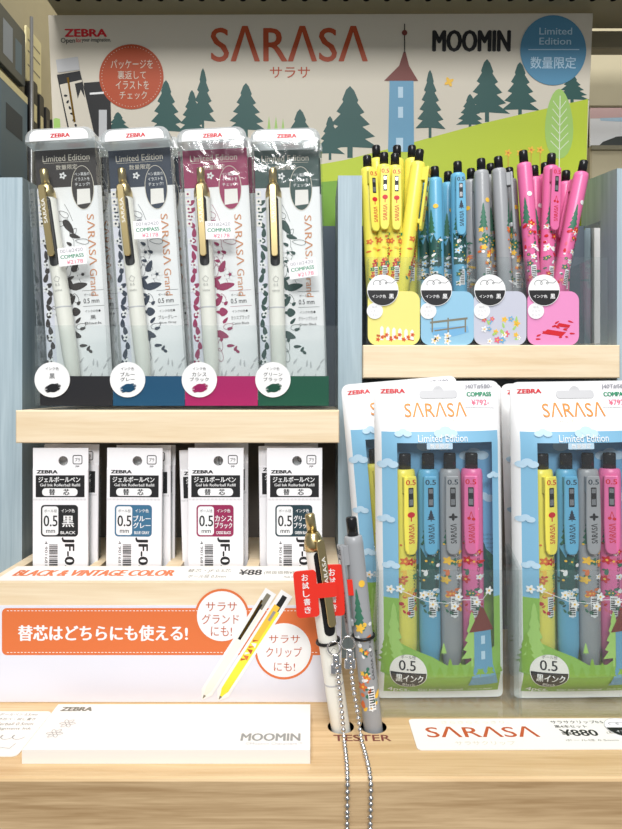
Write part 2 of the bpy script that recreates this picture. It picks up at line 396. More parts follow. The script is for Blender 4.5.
# plain blue tower
hpoly([(389.5, 81), (413.5, 81), (414, 152), (388, 152)], 'towerblue', 4)
hpoly([(384, 81), (418, 81), (409, 66), (405.5, 52), (403.5, 52), (399, 66)], 'roof', 5)
hpoly([(404, 53), (405, 53), (405, 24), (404, 24)], 'ink', 5); hpoly([(x, y) for x, y in circ(404.5, 33, 2.8, 14)], 'roof', 6)
for yy in (87, 107): hpoly([(398, yy), (403, yy), (403, yy+11), (398, yy+11)], 'skypale', 5)
hpoly([(396, 138), (403, 138), (403, 152), (396, 152)], 'skypale', 5)
# pale leaf-shaped tree
tr = [(559+14*math.sin(t)*(1-.18*math.cos(t)), 124-35*math.cos(t)) for t in [2*PI*i/22 for i in range(22)]]
hpoly(tr, 'palegreen', 3)
hd.strip(HP([(559, 168), (560, 96)]), .7, 'white_line', -.32)
for k in range(6):
    for s in (-1, 1): hd.strip(HP([(559.5, 150-8*k), (559.5+s*(9-k*.5), 141-8*k)]), .5, 'white_line', -.32)
flower(hd, *qh(449, 82), 4, 'butter', 'butter', -.3, 4, .5)
for x in (508, 520, 531, 540): flower(hd, *qh(x, 150+(x % 3)*3), 3, 'butter', 'orange', -.3); hd.strip(HP([(x, 152), (x, 168)]), .4, 'orange', -.28)
# lettering
hl('ZEBRA', 64.5, 29, 107, 37, 'red', bold=.11)
hl('Open', 61, 38, 75, 44.5, 'ink', bold=.01); hl('for', 76, 38, 81.5, 42.5, 'red', bold=.01); hl('your imagination.', 82, 38, 111, 43, 'ink', bold=.01)
hl(LOGO, 211, 26, 368, 62, 'burnt2', bold=.02); hl('サラサ', 270, 67, 310, 78, 'burnt2', bold=.01)
hl('MOOMIN', 432, 30, 511, 52, 'ink', bold=.065)
cc = [(131.5 + 32.2*math.cos(a), 77+32.5*math.sin(a)) for a in [2*PI*i/44 for i in range(44)]]
hpoly(cc, 'burnt2', 5)
for i in range(60):
    a = 2*PI*i/60; x, y = 131.5+29.5*math.cos(a), 77+29.8*math.sin(a); hpoly([(x-.35, y-.35), (x+.35, y-.35), (x+.35, y+.35), (x-.35, y+.35)], 'cardgrey', 6)
for l in (('パッケージを', 111, 60, 153, 69), ('裏返して', 118, 71, 146, 79.5), ('イラストを', 116, 81, 149, 89.5), ('チェック', 120, 91.5, 147, 99.5)): hl(*l, 'cardgrey', lay=7)
cc = [(553 + 33*math.cos(a), 50.5+35*math.sin(a)) for a in [2*PI*i/44 for i in range(44)]]
hpoly(cc, 'blue_circle', 5)
hl('Limited', 539, 28, 572, 35, 'skypale', 7, bold=.02); hl('Edition', 539, 38, 571, 45, 'skypale', 7, bold=.02); hl('数量限定', 530, 57, 576, 69, 'skypale', 7, bold=.02)
hpoly([(528, 49.6), (579, 49.6), (579, 50.4), (528, 50.4)], 'skypale', 7)
# printed pictures of the packs
hpoly([(57, 75), (80, 71), (100, 150), (72, 150)], 'ink', 4); hpoly([(60, 85), (82, 80), (98, 150), (74, 150)], 'cardgrey', 5); hpoly([(56, 60), (78, 57), (80, 70), (58, 73)], 'lightgrey', 5)
hpoly([(67, 78), (69, 77.5), (76, 122), (74, 123)], 'gold_dark', 7); hpoly([(75, 84), (83, 82), (85, 98), (81, 90), (78, 99)], 'ink', 6)
hpoly([(84, 83), (110, 81), (112, 150), (86, 150)], 'ink', 3); hpoly([(99, 110), (107, 110), (107, 150), (99, 150)], 'lightgrey', 4); hpoly([(90, 93), (104, 92), (104, 94), (90, 95)], 'white', 5)
for k in range(9): hd.poly(leaf(*qh(66+k*2, 96+k*6), 3, 1.8, k), 'ink', -.55)
hd.warp = None
tag(hd.build('header_card'), 'wide printed header card with trees, a blue tower and round orange and blue badges', 'sign')
# ================================================================== VINTAGE PEN PACKS (upper left)
def grand_pen(parent, name='pen', tester=False):
    b = MB()
    b.lathe([(1.2, 0), (2.6, 6), (4.6, 16), (5.3, 30), (5.4, 60), (5.3, 138), (4.9, 141)], 'pearl')
    b.lathe([(5.35, 62), (5.45, 62.4), (5.45, 63), (5.35, 63.4)], 'lightgrey')
    b.warp = lambda x, y, z: (x, -math.sqrt(max(5.5**2-x*x, 0))-.12+y, z)
    b.sub = (1.2, 60); b.poly(rrect(-3.3, 3.3, 91, 139, 2.8), 'black', 0); b.sub = None
    b.text('0.5', 0, 78, 3, 1.6, 'grey_print'); b.text('SARASA', 0, 74, 5, 1.3, 'grey_print'); b.strip([(-2, 82), (0, 84), (2, 82.5), (1, 80), (-1, 80.5), (-2, 82)], .25, 'grey_print')
    b.warp = None
    p = b.build(name, parent)
    b = MB(); b.lathe([(5.6, 139), (5.6, 143), (4.4, 147), (3.4, 149)], 'gold'); b.lathe([(2.8, 149), (2.8, 158.5), (2.3, 159.6)], 'gold'); b.build('top_ring', p, label='gold end collar and push button')
    b = MB(); b.prism(rrect(-2.3, 2.3, 97, 146, 1.8), -9.6, -8.3, 'gold', .35); b.box(-1.8, 1.8, -8.4, -4.6, 140, 145, 'gold'); b.box(-1.5, 1.5, -8.4, -5.6, 98.5, 101, 'gold')
    b.text('SARASA', 0, 128, 17, 2.3, 'pearl', -9.72, PI/2, .02); b.build('clip', p, label='gold clip')
    return p
def grand_pack(cn, colr, ink, eng, pen_tilt):
    M('g_'+cn, colr, .5); g = 'g_'+cn
    root = empty('pen_package', (0, 0, 0))
    b = MB()
    def out(x0, x1, z0, z1): return rrect(x0, x1, z0, z1, 2, 4, 7)
    b.prism(rrect(-22.6, 22.6, 1, 178, 1.5, 3), 6, 6.6, 'white')
    y = 5.9
    b.poly([(-22.6, 152), (22.6, 152), (22.6, 178.5), (-22.6, 178.5)], g, y)
    b.poly(rrect(-22.6, -15.6, 14, 151.5, .5), 'bluish_paper', y)
    rnd = random.Random(3)
    for k in range(24): b.poly(leaf(-19+rnd.uniform(-1.6, 1.6), 20+k*5.3, rnd.uniform(4, 7), 3.2, rnd.uniform(.3, 2.4)), g, y-.05-.03*(k % 3))
    for k in range(7): flower(b, -19+rnd.uniform(-1.2, 1.2), 30+k*17, 2.7, 'white', g, y-.25)
    for k, (x, z, L, w, a) in enumerate(((-2, 124, 12, 5, -1), (2, 117, 8, 3, -.3), (1, 96, 9, 4, 1.1), (-4, 84, 11, 5, -.9), (3, 82, 12, 5, .2), (-3, 72, 9, 4, .9), (0, 64, 6, 6, 0), (-2, 48, 10, 5, -.4), (7, 38, 4, 2, 1), (8, 36, 4, 2, 2.4))): b.poly(leaf(x, z, L, w, a), g, y-.05)
    rr = random.Random(11)
    for k in range(16):
        x = rr.uniform(-13, 7); z = 34+k*6.6; a = rr.uniform(0, 3); b.strip(leaf(x, z, rr.uniform(6, 10), 3.6, a), .28, g, y-.12, True)
    for k in range(14): b.poly(leaf(rr.uniform(-4, 4), 40+k*6, rr.uniform(3, 6), 2.2, rr.uniform(0, 3)), g, y-.09-.01*k)
    for k in range(5): b.poly([(-22.4, 150-k*5.2), (-18.6, 150-k*5.2), (-18.6, 146-k*5.2), (-22.4, 146-k*5.2)], 'warm_paper', y-.2); b.poly(circ(-20.5, 148-k*5.2, .8, 10), g, y-.25)
    for k in range(6): b.strip([(-4+k*1.2, 140-k*10), (-1+k*1.1, 134-k*10), (1, 128-k*9)], .25, g, y-.1)
    flower(b, -1, 106, 4.5, 'white', g, y-.15); flower(b, 6, 90, 4.5, 'white', g, y-.15); flower(b, -4, 146+14, 2.6, 'white', g, y-.15)
    b.text('Limited Edition', -1, 172.5, 33, 4.4, 'cardgrey', y-.1); b.text('数量限定', -1, 166, 15, 3.4, 'cardgrey', y-.1)
    b.strip([(-17, 169.3), (15, 169.3)], .2, 'cardgrey', y-.1)
    # callout oval
    b.poly(circ(9.5, 151, 8, 30, 15.5), 'cardgrey', y-.12); b.poly(circ(9.5, 151, 7.6, 30, 15.1), g, y-.16)
    b.poly([(5, 139), (14.5, 140), (14.5, 150), (5.5, 150)], 'warm_paper', y-.2)
    for k, s in enumerate(('ペン裏面の', 'イラストを', 'チェック!')): b.text(s, 9.5, 160.5-3.6*k, 10.5, 2.4, 'white', y-.22)
    M('tan', (206,140,96), .5); b.text(LOGO, 13.8, 114, 36, 5.2, 'tan', y-.1, -PI/2, .01); b.text('Grand', 13.6, 84, 19, 5, 'tan', y-.1, -PI/2)
    b.text('ボール径', 9.5, 75.5, 7, 1.8, 'ink', y-.1); b.text('0.5 mm', 11, 71.2, 11, 3.4, 'ink', y-.1, 0, .01); b.strip([(5, 67.5), (20, 67.5)], .2, g, y-.1); b.strip([(5, 78.5), (20, 78.5)], .2, g, y-.1)
    b.text('インクの色●', 11.5, 64, 11, 1.9, 'ink', y-.1); b.text(ink, 11.5, 59.5, 4 if len(ink) < 2 else 13, 2.9, 'ink', y-.1); b.text(eng, 11.5, 55.5, 12, 1.7, 'ink', y-.1)
    for k in range(12): b.poly(leaf(-9+k*2.7, 24+6*math.sin(k*1.9), 5, 1.2, 1.2+.4*math.sin(k)), 'lightgrey', y-.08)
    b.build('backing_card', root)
    b = MB(); b.prism(out(-23.5, 23.5, 0, 188), -8, 8, 'shell', 1.6); b.build('clear_shell', root)
    b = MB(); b.prism(rrect(-23.9, 23.9, 178.6, 188.6, .5, 4, 7), -8.3, 8.3, 'lid', 1.8)
    b.prism(rrect(-20, 20, 179.5, 186.8, .4, 4, 5), -8.5, -8.35, 'white'); b.text('ZEBRA', 1, 182.6, 13.5, 2.8, 'red', -8.6, 0, .1); b.build('top_band', root, label='white top band of the pack')
    p = grand_pen(root); p.location = (-.0096-.0+.001*0, -.0005, .004); p.rotation_euler = (0, -pen_tilt, 0)
    p.location.x = -.0096+math.sin(pen_tilt)*.100
    return root
def price_sticker(parent, x, z, rot):
    b = MB(); b.prism([(-9.5, -6.2), (9.5, -6.2), (9.5, 6.2), (-9.5, 6.2)], -.1, .05, 'paper')
    b.text('001#2420', 0, 3.8, 15.5, 2.6, 'stamp', -.15); b.text('COMPASS', 0, 0, 16, 2.6, 'compass', -.15, 0, .05); b.text('¥2178', 1.5, -3.9, 11, 2.7, 'pricepink', -.15, 0, .01)
    o = b.build('price_sticker', parent, (x, -8.6, z)); o.rotation_euler = (0, rot, 0); return o
SZ = CZ-16
GR = [('smoke', (48,42,40), '黒', 'Black', (27, 99), (41, 113), .085, (-1.5+6, 100, -.06), 'black ink', 'in the leftmost place, beside the left blue panel'),
      ('navy', (40,52,70), 'ブルーグレー', 'Blue Gray', (102, 172), (119, 187), .045, (5, 118, .0), 'blue grey ink', 'between the smoke grey one and the magenta one'),
      ('magenta', (150,32,84), 'カシスブラック', 'Cassis Black', (177, 248), (192, 260), .0, (2, 118, .03), 'cassis black ink', 'with magenta card'),
      ('green', (28,66,60), 'グリーンブラック', 'Green Black', (251, 320), (259, 327), .0, (9, 92, -.12), 'green black ink', 'with dark green card')]
glab = ['leftmost tall clear pen package with dark smoky top card and white and gold pen',
        'tall clear pen package with slate navy top card, second from the left panel',
        'tall clear pen package with magenta top card and white and gold pen',
        'tall clear pen package with dark green top card, nearest the centre divider']
for i, (cn, col, ink, eng, t, bt, tilt, stk, _, _) in enumerate(GR):
    proto = grand_pack(cn, col, ink, eng, tilt)
    ct, cb = (t[0]+t[1])/2, (bt[0]+bt[1])/2; sl_ = (cb-ct)/240.0; Yg = 444
    cb2 = cb+(409-380)*sl_
    tag(proto, glab[i], 'pen package', 'vintage pen packages on the left shelf')
    back = copy_tree(proto); back['label'] = 'clear pen package standing directly behind the one with the %s top card' % ('smoky', 'slate navy', 'magenta', 'dark green')[i]
    price_sticker(proto, *stk)
    for r, yy, dx in ((proto, Yg, 0), (back, Yg+18, 4.5 if i < 3 else 1.5)):
        zz = SZ+.2+23.5*abs(math.sin(sl_))+2.7
        r.location = ((((cb2-CX)*Yg/F)+dx)*.001, yy*.001, zz*.001); r.rotation_euler = (0, -math.atan(sl_), 0)
# acrylic guard on the left shelf
b = MB()
b.box(-187, 18, 433.2, 434.4, SZ+2.6, CZ+41, 'acrylic'); b.box(-187, 18, 428.5, 474, SZ+.1, SZ+2.5, 'acrylic')
for x in (-187, 16.8): b.box(x, x+1.2, 434.5, 474, SZ+2.6, CZ+41, 'acrylic')
tag(b.build('acrylic_tray'), 'clear acrylic guard holding the tall packages on the left shelf', 'acrylic holder')
# ink colour cards
def ring_scribble(b, cx, cz, m, y):
    rnd = random.Random(5)
    b.poly(circ(cx, cz, 3.9, 20, 2.9), m, y)
    for k in range(22):
        a = rnd.uniform(0, PI); L = rnd.uniform(4.4, 5.6); o = rnd.uniform(-2.2, 2.2); f = math.sqrt(1-(o/3.2)**2)
        b.strip([(cx-L*f, cz+o-.7), (cx+L*f*rnd.uniform(.85, 1), cz+o+.9)], .32, m, y-.02-.01*k)
inks = [('black', (32,32,36), '黒', (40, 113), 52.8, 'black'), ('teal', (18,74,108), 'ブルー\nグレー', (113, 185), 128, 'deep teal'), ('berry', (160,24,92), 'カシス\nブラック', (185, 258), 199.6, 'berry pink'), ('pine', (14,78,58), 'グリーン\nブラック', (258, 329), 273, 'dark green')]
for cn, col, ink, (a, c), cc_, nm in inks:
    M('ic_'+cn, col, .45); Yc = 432.2; x0 = (a-CX)*Yc/F; x1_ = (c-CX)*Yc/F; xm = (x0+x1_)/2
    root = empty('ink_card', (xm, Yc, SZ+2.7), 'small %s card with a white round ink swatch sticker on the left shelf' % nm, 'ink colour card', 'ink colour cards on the left shelf')
    b = MB(); b.box(x0-xm+.15, x1_-xm-.15, -.3, .3, 0, 20, 'ic_'+cn); b.build('card', root)
    b = MB(); cx = (cc_-CX)*Yc/F-xm; cz = (HY-379.7)*Yc/F+CZ-SZ-2.7
    b.prism(circ(cx, cz, 11.9, 36), -1.1, -.5, 'white'); b.text('インク色', cx, cz+7.4, 9, 2, 'ink', -1.2)
    ls = ink.split('\n')
    if len(ls) == 1: b.text(ls[0], cx, cz+2.4, 3.6, 3.6, 'ink', -1.2, 0, .01)
    else:
        b.text(ls[0], cx, cz+3.6, 3.2*len(ls[0]), 2.7, 'ink', -1.2, 0, .01); b.text(ls[1], cx, cz+.2, 3.2*len(ls[1]), 2.7, 'ink', -1.2, 0, .01)
    ring_scribble(b, cx+.6, cz-5.6, 'ic_'+cn, -1.25)
    b.build('swatch_sticker', root, label='round white sticker with scribbled ink swatch')
# ================================================================== REFILL PACKS
def refill(cn, col, ink, eng):
    M('rf_'+cn, col, .5); g = 'rf_'+cn
    root = empty('refill_package', (0, 0, 0)); b = MB(); k = .1645
    def X(c): return (c-140)*k
    def Z(c): return 116-(c-68)*k
    H = 116
    # slightly bowed bag: front sheet with a hang hole
    o = rrect(-18.3, 18.3, 0, H, .8, 3); hole = circ(X(150), Z(120), 3.2, 20)
    b.prism(rrect(-18.3, 18.3, 0, Z(150), .4, 3), -1.4, 1.0, 'paper', .4)
    hc = (X(150), Z(120)); zb = Z(150)-.3
    rect = [(18.3, zb), (18.3, H-.8), (17.5, H), (-17.5, H), (-18.3, H-.8), (-18.3, zb)]
    N = 32; inner = circ(*hc, 3.2, N)
    outp = []
    for i in range(N):
        a = 2*PI*i/N; dx, dz = math.cos(a), math.sin(a); t = 1e9
        if dx > 1e-6: t = min(t, (18.3-hc[0])/dx)
        if dx < -1e-6: t = min(t, (-18.3-hc[0])/dx)
        if dz > 1e-6: t = min(t, (H-hc[1])/dz)
        if dz < -1e-6: t = min(t, (zb-hc[1])/dz)
        outp.append((hc[0]+dx*t, hc[1]+dz*t))
    # true corners
    for cxr, czr in ((18.3, H), (-18.3, H), (18.3, zb), (-18.3, zb)):
        j = min(range(N), key=lambda i: (outp[i][0]-cxr)**2+(outp[i][1]-czr)**2); outp[j] = (cxr, czr)
    vs = [(p[0], -.6, p[1]) for p in inner]+[(p[0], -.6, p[1]) for p in outp]+[(p[0], .3, p[1]) for p in inner]+[(p[0], .3, p[1]) for p in outp]
    fs = []
    for i in range(N):
        j = (i+1) % N; fs += [[i, N+i, N+j, j], [2*N+j, 3*N+j, 3*N+i, 2*N+i], [i, j, 2*N+j, 2*N+i], [N+j, N+i, 3*N+i, 3*N+j]]
    b.add(vs, fs, 'paper')
    y = -1.5; yt = -.7
    b.text('ZEBRA', X(88), Z(163), 85*k, 14*k, 'ink', y, 0, .13)
    b.strip(rrect(X(190), X(226), Z(132), Z(98), 1), .5, 'ink', yt, True); b.text('プラ', X(208), Z(115), 3.4, 2.4, 'ink', yt, 0, .02); b.text('PP', X(208), Z(143), 2.4, 1.5, 'ink', yt, 0, .02)
    b.poly([(X(42), Z(265)), (X(238), Z(265)), (X(238), Z(177)), (X(42), Z(177))], 'ink', y)
    b.text('ジェルボールペン', X(137), Z(194), 168*k, 22*k, 'white', y-.08, 0, .03); b.text('Gel Ink Rollerball Refill', X(140), Z(216), 160*k, 11*k, 'white', y-.08, 0, .02)
    b.poly(rrect(X(68), X(210), Z(260), Z(229), 2.3), 'white', y-.06); b.text('替', X(108), Z(244), 25*k, 25*k, 'ink', y-.12, 0, .04); b.text('芯', X(165), Z(244), 25*k, 25*k, 'ink', y-.12, 0, .04)
    x = -17.5
    while x < 17.5: b.poly([(x, Z(278)), (x+.35, Z(278)), (x+.35, Z(270)), (x, Z(270))], 'lightgrey', y); x += .9
    b.poly(rrect(X(63), X(212), Z(423), Z(296), 2.4), g, y-.02); b.poly(rrect(X(69), X(133), Z(417), Z(302), 1.8, 4), 'white', y-.08)
    b.text('ボール径', X(102), Z(320), 50*k, 12*k, 'ink', y-.14); b.text('0.5', X(102), Z(360), 56*k, 44*k, 'ink', y-.14, 0, .02); b.text('mm', X(102), Z(402), 36*k, 12*k, 'ink', y-.14, 0, .03)
    b.text('インク色', X(172), Z(319), 54*k, 14*k, 'white', y-.14, 0, .02)
    ls = ink.split('\n')
    if len(ls) == 1: b.text(ls[0], X(172), Z(362), 48*k, 46*k, 'white', y-.14, 0, .03)
    else: b.text(ls[0], X(172), Z(350), 70*k, 24*k, 'white', y-.14, 0, .03); b.text(ls[1], X(172), Z(378), 70*k, 24*k, 'white', y-.14, 0, .03)
    b.text(eng, X(172), Z(407), 60*k, 12*k, 'white', y-.14, 0, .03)
    rnd = random.Random(9); z = Z(455)
    while z > Z(560):
        w = rnd.choice((.25, .5, .8)); b.poly([(X(96), z-w), (X(130), z-w), (X(130), z), (X(96), z)], 'ink', y); z -= w+rnd.choice((.3, .5))
    b.text('4 901681', X(84), Z(490), 16, 1.8, 'ink', y, -PI/2); b.text('JF-0.5', X(172), Z(505), 26, 8.5, 'ink', y, -PI/2, .06)
    b.build('bag', root)
    b = MB(); b.lathe([(1.6, 0), (1.7, 1), (1.7, 90), (1.2, 92)], 'lightgrey', seg=12); o = b.build('refill_tube', root, (0, 2.8, 8), 'grey ink refill tube behind the card')
    b = MB(); b.box(-18.3, 18.3, 4.6, 4.8, 0, H-9, 'film'); b.build('clear_backing', root)
    return root
RF = [('k', (34,34,36), '黒', 'BLACK', 'black'), ('bg', (60,110,142), 'ブルー\nグレー', 'BLUE GRAY', 'steel blue'), ('cb', (150,40,84), 'カシス\nブラック', 'CASSIS BLACK', 'crimson'), ('gb', (36,60,68), 'グリーン\nブラック', 'GREEN BLACK', 'dark slate green')]
offs = [[(0, 0, 0, 0), (3.2, 8.5, 1.2, .01), (1.6, 15.5, 0, -.006)], [(-1.5, 0, 0, .008), (3, 8.5, .5, 0), (4, 15.5, 0, .006)], [(0, 0, 0, 0), (-4.2, 8.5, -2.4, -.03), (1.5, 15.5, 1.5, 0)], [(1.0, 0, 0, 0), (-3.8, 8.5, 0, -.012), (-1.6, 15.5, 1.2, 0)]]
for i, (cn, col, ink, eng, nm) in enumerate(RF):
    p = refill(cn, col, ink, eng)
    for j, (dx, dy, dz, rt) in enumerate(offs[i]):
        o = p if j == 0 else copy_tree(p)
        zz = T-71.6+36.5*abs(math.sin(rt))*.5
        ztop = CZ-40.0 + (0, 0, 0, 0)[i]
        o.location = ((rcx[i]+dx)*.001, (424+dy)*.001, (T-39.0+min(dz, 2.2)+(.6 if j else 0))*.001); o.rotation_euler = (0, rt, 0)
        tag(o, ['white pen refill packet with %s ink colour square, front of its tray slot' % nm, 'white refill packet directly behind the front one with the %s ink square' % nm, 'rearmost white refill packet in the slot with the %s ink square' % nm][j], 'refill packet', 'refill packets in the tray')
# ================================================================== CLIP PENS
PC = {'yellow': (240,228,96), 'blue': (104,174,208), 'grey': (158,160,163), 'pink': (226,112,164)}
PD = {'yellow': ('red', 'orange', 'compass', 'butter'), 'blue': ('forest', 'teal_tree', 'skypale', 'white'), 'grey': ('forest', 'butter', 'white', 'orange'), 'pink': ('pricepink', 'red', 'white', 'forest')}
for k, v in PC.items(): M('pen_'+k, v, .3)
M('bk_btn', (26,26,28), .25)
def clip_pen(colr, name, parent=None, tip=True, seed=1, deco=True):
    m = 'pen_'+colr; root = parent and None
    b = MB(); R = 5.3
    b.lathe([(.6, 0), (1.1, 2.5), (2.6, 8), (4.2, 14), (R, 26), (R, 70), (R, 128), (R-.4, 131), (4.2, 131.6)], m)
    if deco:
        rnd = random.Random(seed); d = PD[colr]
        b.warp = lambda x, y, z: (x, -math.sqrt(max((R+.12)**2-x*x, 0.0))+y, z); b.sub = (1.2, 20)
        mirror = []
        for k in range(34):
            x = rnd.uniform(-4.4, 4.4); z = rnd.uniform(44, 88); s = rnd.uniform(1.6, 3.4)
            if k % 3 == 0: flower(b, x*.8, z, s*.8, d[k % 4], 'butter', -.02*k/4)
            elif k % 3 == 1: b.poly(leaf(x, z, s*1.3, s*.6, rnd.uniform(0, 3)), d[k % 4], -.02*k/4)
            else: b.poly(circ(x, z, s*.35, 8), d[k % 4], -.02*k/4)
        if colr in ('grey', 'pink', 'blue'): b.poly(fir(-1.6, 84, 22, 6.2, 5), 'forest', -.06); b.poly(circ(1.8, 108, 1.8, 12), 'butter' if colr != 'pink' else 'white', -.06)
        if colr == 'blue': b.poly([(-4.6, 60), (4.6, 60), (4.6, 84), (2, 80), (0, 86), (-2, 79), (-4.6, 85)], 'teal_tree', .03)
        b.text('SARASA CLIP 0.5', 3.0, 70, 22, 1.3, 'ink', -.05, PI/2)
        # little barcode band
        b.poly([(-1, 44), (2.6, 44), (2.6, 56), (-1, 56)], 'white', -.1)
        for k in range(8): b.poly([(-.6, 45+k*1.3), (2.2, 45+k*1.3), (2.2, 45.6+k*1.3), (-.6, 45.6+k*1.3)], 'ink', -.16)
        b.warp = None; b.sub = None
    body = b
    return body
def clip_parts(colr, parent):
    m = 'pen_'+colr
    b = MB()
    out = [(-3.3, 126), (-3.6, 100), (-3.4, 90), (-3.1, 84.5), (-2.2, 82.4), (-1, 81.6), (1, 81.6), (2.2, 82.4), (3.1, 84.5), (3.4, 90), (3.6, 100), (3.3, 126), (2.9, 128), (-2.9, 128)]
    b.prism(out, -9.2, -7.4, m, .5); b.prism([(-3.2, 118), (3.2, 118), (3.2, 127.5), (-3.2, 127.5)], -7.6, -4.6, m, .2)
    b.prism(rrect(-2.2, 2.2, 86.5, 90, .8), -7.6, -5.6, m, .2)
    b.text('0.5', 0, 124.6, 5.2, 3.0, 'red' if colr in ('yellow', 'pink') else 'navy', -9.3, 0, .03)
    b.poly(rrect(-1.35, 1.35, 110, 121.4, .4), 'ink', -9.26); b.poly([(-1, 111), (1, 111), (1, 114.5), (-1, 114.5)], 'chrome', -9.32); b.poly([(-1, 118), (1, 118), (1, 120.6), (-1, 120.6)], 'chrome', -9.32)
    dc = {'yellow': 'red', 'blue': 'navy', 'grey': 'ink', 'pink': 'red'}[colr]
    if colr == 'blue': b.poly(fir(0, 101.5, 6.8, 4.2, 4), 'navy', -9.3)
    elif colr == 'pink': b.poly(circ(-1, 103, .9, 10), 'red', -9.3); b.poly(circ(1.1, 102.6, .9, 10), 'red', -9.3); b.strip([(-1, 103), (0, 107), (1.1, 103)], .3, 'red', -9.3)
    elif colr == 'yellow': b.poly(circ(0, 105.4, 2, 12, 1.7), 'red', -9.3); b.poly([(-.3, 101.5), (.3, 101.5), (.3, 104), (-.3, 104)], 'red', -9.3)
    else: flower(b, 0, 104, 2.2, 'ink', 'ink', -9.3, 4)
    b.text(LOGO, 0.1, 94.2, 11.6, 3.0, dc, -9.3, PI/2, .02)
    b.build('clip', parent)
    b = MB(); b.lathe([(3.1, 131.4), (3.1, 140), (2.7, 141)], 'bk_btn', seg=16); b.build('push_button', parent, label='black push button')
protos = {}
def pen_thing(colr, key):
    if key in protos: return copy_tree(protos[key])
    root = empty('ballpoint_pen', (0, 0, 0)); b = clip_pen(colr, 'barrel', seed=hash(key) % 97 if False else len(key)+len(protos)*3)
    b.build('barrel', root); clip_parts(colr, root); protos[key] = root
    if key.endswith('b'):
        for ch in root.children:
            if ch.name.startswith('clip'): ch.rotation_euler = (0, 0, PI)
    return root
BZ = CZ+28.3
# colour, top px, top py, px at y=280, depth, spin (deg), lean text
PENS = [('yellow', 367, 156, 373, 458, 20, 'leftmost, tight against the divider'),
 ('yellow', 376, 146, 381, 474, 160, 'tallest at the back left behind the first two'),
 ('yellow', 384, 153, 383, 457, 0, 'second from left with clip facing front'),
 ('yellow', 395, 154, 395, 457, 0, 'third from left with clip facing front, beside the slanting one'),
 ('yellow', 397, 146, 395, 474, 180, 'at the back behind the two front facing clips'),
 ('yellow', 420, 150, 403, 456, 65, 'rightmost, slanting with clip turned to the right'),
 ('yellow', 412, 146, 410, 474, 180, 'upright at the back behind the slanting one'),
 ('blue', 434.6, 167, 437, 458, 150, 'left of centre with printed trees and no clip showing'),
 ('blue', 424, 170, 425, 474, 180, 'far left, mostly hidden behind a slanting yellow pen'),
 ('blue', 448, 172, 447, 474, 180, 'short topped, at the back between the two front ones'),
 ('blue', 457.5, 162, 459.5, 457, 0, 'with clip facing front'),
 ('grey', 471, 169, 471, 470, 120, 'leftmost, next to the blue pen with the front clip'),
 ('grey', 481, 159, 484, 456, 190, 'second from left with printed tree'),
 ('grey', 490.5, 164, 492, 474, 180, 'at the back between the front two'),
 ('grey', 498, 157, 505, 459, 75, 'front right, clip turned to the right'),
 ('grey', 509, 168, 515, 474, 180, 'rightmost at the back'),
 ('pink', 523, 151, 533, 458, 165, 'leftmost, leaning left with printed mushrooms and tree'),
 ('pink', 534, 166, 538, 474, 180, 'at the back behind the left leaning one'),
 ('pink', 545, 163, 546, 474, 180, 'at the back behind the one with the front clip'),
 ('pink', 551.5, 154, 546.5, 458, 8, 'with clip facing front'),
 ('pink', 566, 171, 562, 474, 180, 'short topped, at the back right'),
 ('pink', 584, 161, 560, 460, 195, 'rightmost, leaning far to the right')]
for colr, tx_, ty_, bx_, Yp, spin, desc in PENS:
    key = colr+('b' if abs(spin) > 100 else 'a')
    new = key not in protos
    o = pen_thing(colr, key)
    # printed side always towards the front: the 'b' variety carries its clip at the back
    if new and key.endswith('b'):
        pass
    top = W(tx_, ty_, Yp); s = (tx_-bx_)/(280.0-ty_); h = top[2]-BZ-3.2; xb = top[0]-s*h
    L = h/math.cos(math.atan(s)); o.scale = (1, 1, L/141.0)
    o.rotation_mode = 'ZYX'; o.rotation_euler = (0, math.atan(s), math.radians(spin if not key.endswith('b') else spin-180))
    o.location = (xb*.001, Yp*.001, (BZ+3.2)*.001)
    tag(o, '%s ballpoint pen %s' % (colr, desc), 'pen', '%s pens in the acrylic holder' % colr)
